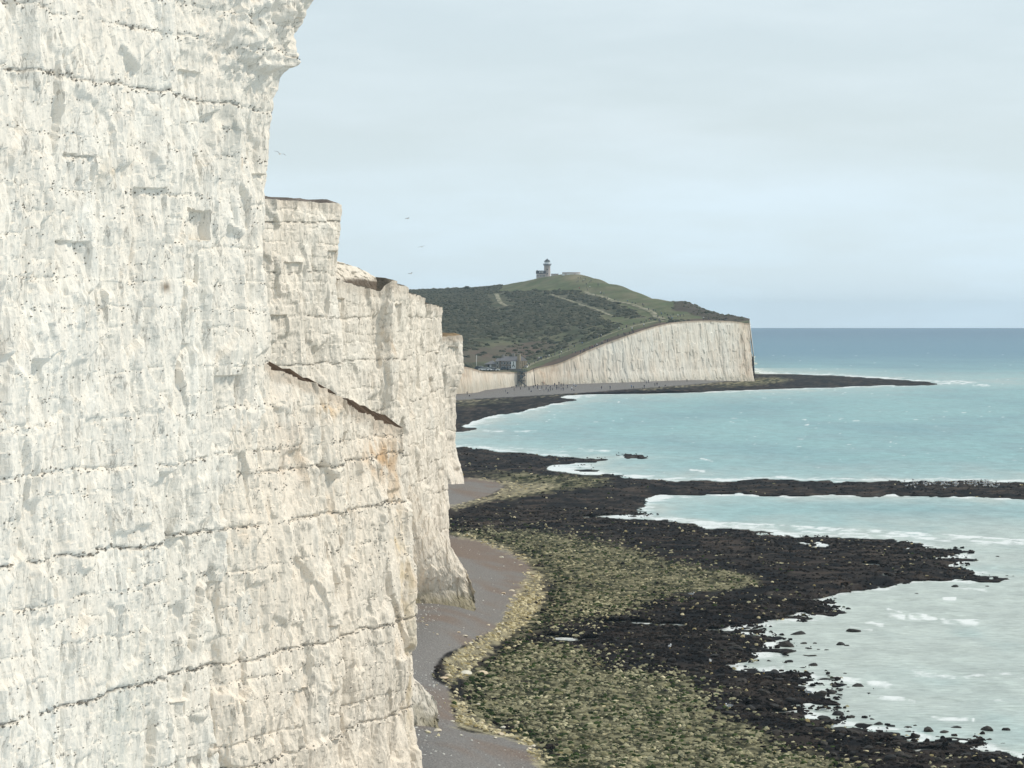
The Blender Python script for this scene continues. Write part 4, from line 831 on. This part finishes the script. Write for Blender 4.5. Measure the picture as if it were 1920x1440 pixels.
prism('emblem_stem', [(-1.4, 2.55), (-1.0, 2.55), (-1.0, 3.6), (-1.4, 3.6)], 'y', -.285, -.252, M['emblem'], bd)
gw = box('gable_wing', (0.05, 1.2, .2, 11.5, -1.5, 3.9), M['brick_tan'], ho)
gr = prism('gable_roof', [(-.1, 3.9), (11.8, 3.9), (4.0, 6.1)], 'x', -.1, 1.5, M['slate'], ho)
for y0 in (.8, 3.2, 5.6, 8.0, 10.2):
    box('bay_pier', (1.2, 1.65, y0 - .35, y0 + .35, -1.5, 3.8), M['brick_tan'], ho)
for y0 in (2.0, 4.4, 6.8, 9.1):
    for z in (.3, 2.2): window(ho, 1.2, z, y0, .9, 1.2, 'side')
ch = box('gable_chimney', (.7, 1.9, -.2, 1.4, 3.9, 7.0), M['brick_tan'], ho); box('chimney_cap', (.6, 2.0, -.3, 1.5, 7.0, 7.25), M['render_grey'], ch)
wh = empty('white_hut', at(985.5, 692.5, 1592), RZ); tag(wh, 'small white rendered hut at the right end of the hotel', 'hut')
box('wall', (-.6, .6, 0, 1.8, -1.2, 1.5), M['white'], wh); prism('roof', [(-.15, 1.5), (1.95, 1.5), (.9, 1.9)], 'x', -.7, .7, M['slate'], wh); box('door', (-.3, .3, -.05, -.01, -.4, 1.1), M['render_grey'], wh)
pv = empty('pavilion', at(919, 690.5, 1592), RZ); tag(pv, 'low pavilion with a grey pyramid roof left of the hotel', 'pavilion')
box('wall', (-2.5, 2.5, 0, 5, -1.5, 1.9), M['render_grey'], pv); box('doorway', (-1.3, -.3, -.06, -.01, -.1, 1.7), M['glass'], pv); box('white_panel', (-.2, .6, -.06, -.01, -.3, 1.8), M['white'], pv)
bm = bmesh.new(); vv = [bm.verts.new(c) for c in ((-3.1, -.6, 1.9), (3.1, -.6, 1.9), (3.1, 5.6, 1.9), (-3.1, 5.6, 1.9), (0, 2.5, 3.6))]
for f in ((0, 1, 4), (1, 2, 4), (2, 3, 4), (3, 0, 4), (3, 2, 1, 0)): bm.faces.new([vv[i] for i in f])
bm_obj('roof', bm, M['slate'], pv); box('finial', (-.12, .12, 2.38, 2.62, 3.5, 4.0), M['slate'], pv)
# beach stairs
st = empty('beach_stairs', at(977.5, 722, 1562), math.radians(-12)); tag(st, 'dark steel stair tower leading from the cliff top down to the beach', 'stairs')
bm_posts = [(-1.6, 0), (1.6, 0), (-1.6, 3.2), (1.6, 3.2), (0, 0), (0, 3.2)]
for x, y in bm_posts: box('post', (x - .12, x + .12, y - .12, y + .12, -1.0, 7.3), M['steel'], st)
for z in (2.1, 4.2, 6.2):
    box('landing', (-1.75, 1.75, -.15, 3.35, z, z + .14), M['steel'], st)
    for y in (-.1, 3.3): box('rail', (-1.75, 1.75, y - .05, y + .05, z + 1.0, z + 1.1), M['steel'], st); 
def flight(x0, z0, x1, z1, y):
    fl = prism('flight', [(x0, z0), (x0, z0 + .35), (x1, z1 + .35), (x1, z1)], 'y', y, y + 1.1, M['steel'], st)
    for k in range(7):
        t = (k + .5) / 7; xa = x0 + (x1 - x0) * t; za = z0 + (z1 - z0) * t + .36
        box('tread', (xa - .15, xa + .15, y, y + 1.1, za, za + .06), M['steel'], fl)
flight(2.6, -.6, -1.2, 2.0, -.9); flight(-1.4, 2.1, 1.4, 4.2, .2); flight(1.4, 4.2, -1.4, 6.2, 1.8)
box('screen', (-.7, 1.0, -.2, -.14, 3.1, 4.6), M['steel'], st); box('bridge', (-.9, .9, 3.2, 8.5, 6.05, 6.2), M['steel'], st)

# lighthouse on the hill
lp = at(1026, 519.5, 2600); lh = empty('lighthouse', lp); tag(lh, 'stone lighthouse tower with white lantern and dark conical roof on the hilltop', 'lighthouse')
lathe('tower', [(2.75, -2.5), (2.6, 0), (2.45, 4), (2.35, 8.6), (2.6, 8.9)], M['granite'], lh, 24)
lathe('gallery', [(2.6, 8.9), (3.15, 9.2), (3.15, 9.7), (2.9, 9.75)], M['roof_dark'], lh, 24)
ln = lathe('lantern', [(2.05, 9.7), (2.05, 11.9)], M['lantern'], lh, 16, sm=False)
for i in range(8):
    a = i * math.pi / 4; bm = bmesh.new(); tube_bm(bm, (2.07 * math.cos(a), 2.07 * math.sin(a), 9.75), (2.07 * math.cos(a), 2.07 * math.sin(a), 11.9), .07); bm_obj('glazing_bar', bm, M['white'], ln)
lathe('lantern_roof', [(2.4, 11.8), (2.3, 12.1), (1.4, 13.0), (.4, 13.6), (.25, 14.1)], M['roof_dark'], lh, 20)
for z in (2.0, 5.2): box('tower_window', (-.35, .35, -2.62, -2.40, z, z + 1.0), M['glass'], lh)
for i in range(20):
    a = i * math.pi / 10; bm = bmesh.new(); tube_bm(bm, (3.05 * math.cos(a), 3.05 * math.sin(a), 9.7), (3.05 * math.cos(a), 3.05 * math.sin(a), 10.6), .04, 4); bm_obj('gallery_rail', bm, M['roof_dark'], lh)
kp = empty('keepers_house', at(1014.5, 521, 2599), math.radians(-6)); tag(kp, 'two storey stone house with white windows attached left of the lighthouse tower', 'house')
box('wall', (-3.4, 3.6, -2.2, 4.0, -2.5, 3.4), M['granite'], kp)
rr = prism('roof', [(-2.5, 3.2), (4.3, 3.2), (3.2, 5.5), (-1.6, 5.5)], 'x', -3.7, 3.7, M['roof_dark'], kp)
for x in (-.9, .3, 1.5): box('dormer', (x - .38, x + .38, -2.4, -1.0, 3.9, 4.9), M['white'], rr)
for x in (-2.6, -1.5, -.3, .9, 2.1, 3.0): window(kp, x, .9, -2.2, .75, 1.3)
box('chimney', (-3.2, -2.6, .5, 1.3, 5.4, 6.0), M['granite'], rr)
_gp = at(1040, 519, 2552); _gp[2] = float(down_z(_gp[0], _gp[1])[0]); gwl = empty('garden_wall', _gp); tag(gwl, 'low stone garden wall just right of the lighthouse', 'wall')
box('wall', (-2.6, 2.8, 0, .6, -1.5, 1.25), M['granite'], gwl); box('coping', (-2.7, 2.9, -.1, .7, 1.25, 1.45), M['slate'], gwl)
_gp = at(1071, 518, 2500); _gp[2] = float(down_z(_gp[0], _gp[1])[0]); ob = empty('ring_wall', _gp); tag(ob, 'curved flint wall with pale chalk foot on the hilltop right of the lighthouse', 'wall')
for k in range(12):
    a0 = math.pi * (1.0 + k / 12); a1 = math.pi * (1.0 + (k + 1) / 12); R0 = 6.6
    p = [(R0 * math.cos(a0), R0 * .5 * math.sin(a0)), (R0 * math.cos(a1), R0 * .5 * math.sin(a1)), ((R0 - .6) * math.cos(a1), (R0 - .6) * .5 * math.sin(a1)), ((R0 - .6) * math.cos(a0), (R0 - .6) * .5 * math.sin(a0))]
    prism('wall_panel', p, 'z', .55, 1.6, M['granite'], ob)
    p2 = [(x * 1.02, y * 1.02) for x, y in p]; prism('chalk_foot', p2, 'z', -1.6, .55, M['white'] if k not in (3, 7) else M['granite'], ob)

# parked cars by the pavilion
def make_car(name, loc, rz, paint, label):
    c = empty(name, loc, rz); tag(c, label, 'car', 'cars parked by the pavilion')
    prism('body', [(-2.1, .35), (2.1, .35), (2.15, .8), (1.3, .95), (-2.0, .98), (-2.15, .7)], 'y', -.85, .85, paint, c)
    prism('cabin', [(-1.8, .95), (1.0, .95), (.35, 1.5), (-1.3, 1.5)], 'y', -.75, .75, M['glass'], c)
    prism('roof', [(-1.3, 1.49), (.35, 1.49), (.25, 1.56), (-1.2, 1.56)], 'y', -.72, .72, paint, c)
    for x in (-1.3, 1.35):
        for y in (-.86, .66):
            bm = bmesh.new(); tube_bm(bm, (x, y, .33), (x, y + .2, .33), .33, 12); bm_obj('wheel', bm, M['tyre'], c)
    return c
car_white = plain('car_white', (.75, .75, .75), .3, .5); car_dark = plain('car_dark', (.05, .06, .07), .3, .5); car_grey = plain('car_grey', (.35, .36, .38), .3, .5)
for u, v, Y, mt, lb in [(902,686.5,1560,car_white,'white car parked leftmost on the cliff top by the pavilion'),(906,691,1550,car_white,'white car at the cliff edge below the pavilion'),(913,692.5,1552,car_white,'white car in front of the pavilion'),
                        (921,693,1556,car_grey,'silver car in front of the pavilion wall'),(928,693,1558,car_white,'white car parked against the hotel left wing'),(946,692.5,1574,car_dark,'dark car parked under the hotel windows'),(898,690,1556,car_dark,'dark car parked at the left cliff edge')]:
    p = at(u, v, Y); p[2] = float(down_z(p[0], p[1])[0]) + .1
    make_car('parked_car', p, random.uniform(-.3, .3), mt, lb)
fp = at(893.5, 692, 1560); fp[2] = float(down_z(fp[0], fp[1])[0]); fl = empty('flag_pole', fp); tag(fl, 'thin pole standing on the cliff top left of the cars', 'pole')
lathe('pole', [(.12, -.5), (.07, 6.5)], M['white'], fl, 8); lathe('pole_cap', [(.13, 6.5), (.13, 6.7)], M['steel'], fl, 8)

# lone tree on the skyline
tp = on_down(875, 546.5); tp[2] -= .2
tr = empty('skyline_tree', tp); tag(tr, 'lone small windswept tree on the far skyline', 'tree')
lathe('trunk', [(.35, -.5), (.25, 1.2), (.16, 2.6)], plain('bark', (.06, .05, .04)), tr, 7)
cl = []; 
for k in range(60):
    a = random.uniform(0, 6.28); r = random.uniform(.2, 2.0); cl.append((r * math.cos(a) + .5, r * math.sin(a), random.uniform(2.0, 3.9)))
cl = np.array(cl); cr_ = dome_mesh('crown', cl, np.full(60, .5), np.full(60, .45), RNG.uniform(0, 6, 60), np.tile([[.04, .05, .03]], (60, 1)), M['scrub'], 9); cr_.parent = tr

# ------------------------------------------------------------------ people
def person_mesh(pose, mats, seed):
    """one continuous skinned body, about 1.72 m tall"""
    me = bpy.data.meshes.new('pp'); 
    st_ = {'stand': 0.0, 'walk': 0.32, 'sit': 0.0}[pose]
    if pose == 'sit':
        J = [(0, 0, .14), (0, .04, .38), (0, .02, .56), (0, -.02, .68), (0, -.03, .80), (.10, -.06, .16), (.13, -.34, .36), (.14, -.52, .05), (-.10, -.06, .16), (-.13, -.32, .38), (-.14, -.50, .05), (.19, .02, .54), (.26, -.08, .36), (.20, -.26, .32), (-.19, .02, .54), (-.26, -.08, .36), (-.20, -.26, .32), (.14, -.62, .05), (-.14, -.60, .05)]
    else:
        J = [(0, 0, .92), (0, .01, 1.18), (0, 0, 1.40), (0, -.01, 1.52), (0, -.03, 1.64), (.10, 0, .88), (.11, -st_ * .5, .48), (.11, -st_ + st_ * .15, .07), (-.10, 0, .88), (-.11, st_ * .3, .48), (-.11, st_, .10), (.20, 0, 1.38), (.25, st_ * .4, 1.12), (.25, st_ * .3 - .1, .88), (-.20, 0, 1.38), (-.25, -st_ * .4, 1.12), (-.25, -st_ * .6, .90), (.11, -st_ - .12, .04), (-.11, st_ - .12, .05)]
    E = [(0, 1), (1, 2), (2, 3), (3, 4), (0, 5), (5, 6), (6, 7), (0, 8), (8, 9), (9, 10), (2, 11), (11, 12), (12, 13), (2, 14), (14, 15), (15, 16), (7, 17), (10, 18)]
    Rr = [.15, .145, .15, .07, .105, .10, .075, .055, .10, .075, .055, .07, .055, .045, .07, .055, .045, .05, .05]
    me.from_pydata(J, E, []); o = bpy.data.objects.new('pp', me); COL.objects.link(o)
    sk = o.modifiers.new('skin', 'SKIN'); sv_ = me.skin_vertices[0].data
    for i, r in enumerate(Rr): sv_[i].radius = (r, r * .85); sv_[i].use_root = (i == 0)
    ss_ = o.modifiers.new('sub', 'SUBSURF'); ss_.levels = 1; ss_.render_levels = 1
    dg = bpy.context.evaluated_depsgraph_get(); dg.update()
    m2 = bpy.data.meshes.new_from_object(o.evaluated_get(dg)); bpy.data.objects.remove(o); m2.name = 'person'
    m2.materials.clear()
    for m in mats: m2.materials.append(m)
    lo = .30 if pose == 'sit' else .90; hi = .70 if pose == 'sit' else 1.47
    for p in m2.polygons:
        z = p.center.z; y = p.center.y
        p.use_smooth = True
        p.material_index = 0 if (z < lo and (pose != 'sit' or abs(p.center.x) < .3)) else (1 if z < hi else (3 if (z > hi + .17 or (y > .02 and z > hi + .08)) else 2))
    return m2
skin = plain('skin', (.45, .30, .22), namp=.05); hair = plain('hair', (.05, .035, .025)); 
cl_cols = {'black': (.02, .02, .025), 'navy': (.03, .04, .10), 'grey': (.16, .16, .17), 'red': (.35, .05, .05), 'white': (.70, .70, .70), 'blue': (.08, .18, .40), 'tan': (.32, .25, .17)}
cmat = {k: plain('cloth_' + k, v, namp=.2) for k, v in cl_cols.items()}
pm = {}
for pose in ('stand', 'walk', 'sit'):
    for top, leg in (('black', 'navy'), ('navy', 'black'), ('grey', 'black'), ('red', 'navy'), ('white', 'navy'), ('blue', 'black'), ('tan', 'grey')):
        pm[(pose, top)] = person_mesh(pose, [cmat[leg], cmat[top], skin, hair], 1)
rp = random.Random(11)
VERB = {'stand': 'standing', 'walk': 'walking', 'sit': 'sitting'}
def put_person(p, where, grp, poses=('stand', 'walk', 'walk')):
    pose = rp.choice(poses); top = rp.choices(['black', 'navy', 'grey', 'red', 'white', 'blue', 'tan'], [6, 5, 3, 1, 2, 1, 1])[0]
    o = bpy.data.objects.new('person', pm[(pose, top)]); COL.objects.link(o)
    o.location = tuple(p); o.rotation_euler = (0, 0, rp.uniform(0, 6.28)); s = rp.uniform(.93, 1.08); o.scale = (s, s, s)
    u = px_of(p[0], p[1])
    if 'beach' in where: where += (' left of the stairs' if u < 968 else ' at the foot of the stairs' if u < 1012 else ' right of the stairs' if u < 1065 else ' below the long white cliff')
    elif 'hill' in where: where += (' near the summit' if u < 1112 else ' by the scrub' if u < 1215 else ' where the paths meet' if u < 1290 else ' near the tip')
    else: where += (' just above the hotel' if u < 1070 else ' halfway up' if u < 1160 else ' near the top')
    tag(o, 'person in %s top %s %s' % (top, VERB[pose], where), 'person', grp)
bp_ = [(958,724),(960,727),(965,726),(969,728),(974,731),(982,727),(948,736),(951,738),(876,741),(879,743),(963,733),(970,722),(977,724),(986,722),(990,721),(993,723),(996,722),(999,721),(1003,724),(1006,722),(1009,723),(1014,720),(1016,722),(1018,722),(1021,722),(1025,726),(1015,729),(1013,732),(1026,731),(1027,735),(1033,727),(1032,730),(1037,721),(1041,725),(1043,728),
       (1044,731),(1047,722),(1051,725),(1054,719),(1037,732),(1031,733),(1057,725),(1051,733),(1058,733),(1075,725),(1082,725),(1071,732),(1076,733),(991,732),(994,731),(995,735),(1130,730),(1145,729.5),(1183,728),(1187,729),(1204,729),(1208,728),(1213,718.5),(1218,718),(1228,723.5),(1232,723.5),(1236,726.5),(1250,724),(1266,728),(1289,716),(998,728),(1006,730),(1020,734),(1029,724),(1048,730),(1062,728)]
for u, v in bp_: put_person(on_shore(u, v), 'on the far shingle beach', 'people on the far beach', ('stand', 'walk', 'stand', 'sit'))
for k in range(0, len(pathA), 2):
    if rp.random() < .75:
        x, y = pathA[k] + np.array([rp.uniform(-2, 2), rp.uniform(-3, 3)]); put_person((x, y, float(down_z(x, y)[0]) + .35), 'on the headland path', 'walkers on the headland path')
for u, v in [(1073,664),(1078,663),(1088,663.5),(1092,662.5),(1095,663),(1106,663),(1110,661),(1113,662),(1118,656),(1126,653),(1130,651),(1137,650),(1139,648),(1110,655),(1134,640),(1143,641),(1157,631),(1168,629),(1171,632),(1179,630),(1185,623),(1187,627),(1207,613),(1047,672),(1053,659),(1057,658),(1121,630),(1166,620),(1185,620),(1200,607),(1211,604),(1219,601),(1229,603),(1234,605),(1238,606)]:
    put_person(on_down(u, v), 'on the cliff top turf', 'people on the cliff top turf')
for u, v in [(1082,524),(1084,530),(1080,530),(1088,523),(1091,530),(1095,527),(1097,526),(1098,535),(1099,541),(1101,545),(1106,542),(1086,543),(1104,531),(1107,529),(1120,535),(1121,537),(1124,552),(1128,552),(1131,553),(1117,556),(1138,562),(1152,565),(1157,566),(1176,567),(1185,571),(1191,571),(1204,575),(1207,576),(1216,583),(1224,585),(1228,586),(1232,589),(1236,588),(1240,591),(1246,590),(1251,594),(1256,596),(1262,593),(1269,595),(1275,595),(1280,594),(1318,600),(1327,600),(1361,601),(1258,600),(1254,601),(1241,598),(1233,597)]:
    put_person(on_down(u, v), 'on the lighthouse hill', 'people on the lighthouse hill')

# ------------------------------------------------------------------ gulls
g_white = plain('gull_white', (.75, .75, .74), namp=.05); g_grey = plain('gull_grey', (.28, .29, .31), namp=.1); g_beak = plain('gull_beak', (.55, .35, .05))
def gull_body(bm, up):
    bmesh.ops.create_uvsphere(bm, u_segments=8, v_segments=6, radius=1.0, matrix=Matrix.Translation((0, 0, .20 if up else 0)) @ Matrix.Diagonal((.09, .25, .085, 1)))
    bmesh.ops.create_uvsphere(bm, u_segments=8, v_segments=6, radius=.065, matrix=Matrix.Translation((0, -.26, .32 if up else .03)))
def make_standing_gull():
    e = empty('gull', (0, 0, 0)); bm = bmesh.new(); gull_body(bm, True); bm_obj('body', bm, g_white, e, True)
    prism('wing', [(-.14, .24), (.32, .22), (.10, .30), (-.08, .31)], 'x', -.095, .095, g_grey, e) .rotation_euler = (0, 0, 0)
    bm = bmesh.new(); tube_bm(bm, (0, -.31, .32), (0, -.40, .31), .018, 4); bm_obj('beak', bm, g_beak, e)
    for x in (-.04, .04):
        bm = bmesh.new(); tube_bm(bm, (x, .0, 0), (x, .0, .14), .012, 4); bm_obj('leg', bm, g_beak, e)
    return e
def make_flying_gull():
    e = empty('flying_gull', (0, 0, 0)); bm = bmesh.new(); gull_body(bm, False); bm_obj('body', bm, g_white, e, True)
    for s in (-1, 1):
        bm = bmesh.new(); pts = [(.06, -.10, .04), (.06, .10, .04), (.36, .06, .17), (.36, -.13, .17), (.74, .10, .10), (.70, .02, .10)]
        up_ = [bm.verts.new((s * x, y, z + .012)) for x, y, z in pts]; dn_ = [bm.verts.new((s * x, y, z - .012)) for x, y, z in pts]
        for f in ((0, 1, 2, 3), (3, 2, 4, 5)):
            bm.faces.new([up_[i] for i in f]); bm.faces.new([dn_[i] for i in f][::-1])
        for a, b2 in ((0, 1), (1, 2), (2, 4), (4, 5), (5, 3), (3, 0)): bm.faces.new([up_[a], up_[b2], dn_[b2], dn_[a]])
        bmesh.ops.recalc_face_normals(bm, faces=bm.faces[:]); bm_obj('wing', bm, g_grey, e)
    bm = bmesh.new(); tube_bm(bm, (0, -.31, .03), (0, -.40, .02), .018, 4); bm_obj('beak', bm, g_beak, e)
    prism('tail', [(-.06, .20), (.06, .20), (.11, .40), (-.11, .40)], 'z', -.01, .015, g_white, e)
    return e
def copy_tree(o, parent=None):
    c = o.copy(); COL.objects.link(c); c.parent = parent
    for ch in list(o.children): copy_tree(ch, c)
    return c
g0 = make_standing_gull(); first = True
def put_gull(p, label, grp):
    global first
    o = g0 if first else copy_tree(g0); first = False
    o.location = tuple(p); o.rotation_euler = (0, 0, rp.uniform(0, 6.28)); o.scale = (1.25,) * 3; tag(o, label, 'gull', grp)
for k in range(95):
    u = rp.choice([rp.gauss(1765, 45), rp.gauss(1850, 14), rp.uniform(1690, 1870)]); v = rp.triangular(903.5, 919, 910)
    put_gull(on_shore(u, v) + np.array([0, 0, .35]), 'white gull resting %s of the flock on the long rock bar' % ('at the left end' if u < 1735 else 'in the middle' if u < 1820 else 'at the right end'), 'gulls resting on the rock bar')
for u, v, wh_ in [(1254,1224,'dark reef in front of the middle bay'),(1332,1250,'dark reef in front of the middle bay'),(1450,1240,'dark reef in front of the middle bay'),(1370,1337,'near dark reef'),(1516,1311,'near dark reef'),(1294,1122,'rocks below the green stone field'),(1433,1275,'near dark reef')]:
    put_gull(on_shore(u, v) + np.array([0, 0, .45]), 'single white gull standing on the ' + wh_, 'lone gulls on the reef')
gf = make_flying_gull()
FL = [(525, 289, 190, .35, 'gull gliding beside the near white cliff edge'), (764, 410, 330, .1, 'tiny gull flying high above the stepped cliff'), (791, 463, 330, -.2, 'tiny gull flying in the sky between cliff and lighthouse'), (770, 513, 340, .2, 'tiny gull flying low just above the stepped cliff top'), (1163, 870, 640, -.3, 'gull flying over the water by the small rock bar')]
for k, (u, v, Y, roll, lb) in enumerate(FL):
    o = gf if k == 0 else copy_tree(gf); o.location = tuple(at(u, v, Y)); o.rotation_euler = (0, roll, rp.uniform(-.4, .4) + (2.6 if k % 2 else .3)); o.scale = (.5,) * 3
    tag(o, lb, 'gull', 'gulls in flight')

# ------------------------------------------------------------------ haze over the whole coast
hz_m = bpy.data.materials.new('haze'); hz_m.use_nodes = True; hn = hz_m.node_tree; hn.nodes.clear()
h_o = _n(hn, 'ShaderNodeOutputMaterial'); h_v = _n(hn, 'ShaderNodeVolumePrincipled')
h_v.inputs['Color'].default_value = (0.68, 0.86, 1.0, 1); h_v.inputs['Density'].default_value = 0.000052; h_v.inputs['Anisotropy'].default_value = 0.2
hn.links.new(h_v.outputs[0], h_o.inputs['Volume'])
hz = box('haze', (-13000, 13000, -1500, 13000, -4.0, 90.0), hz_m)
tag(hz, 'thin pale sea haze over the whole coast', 'haze', kind='stuff')
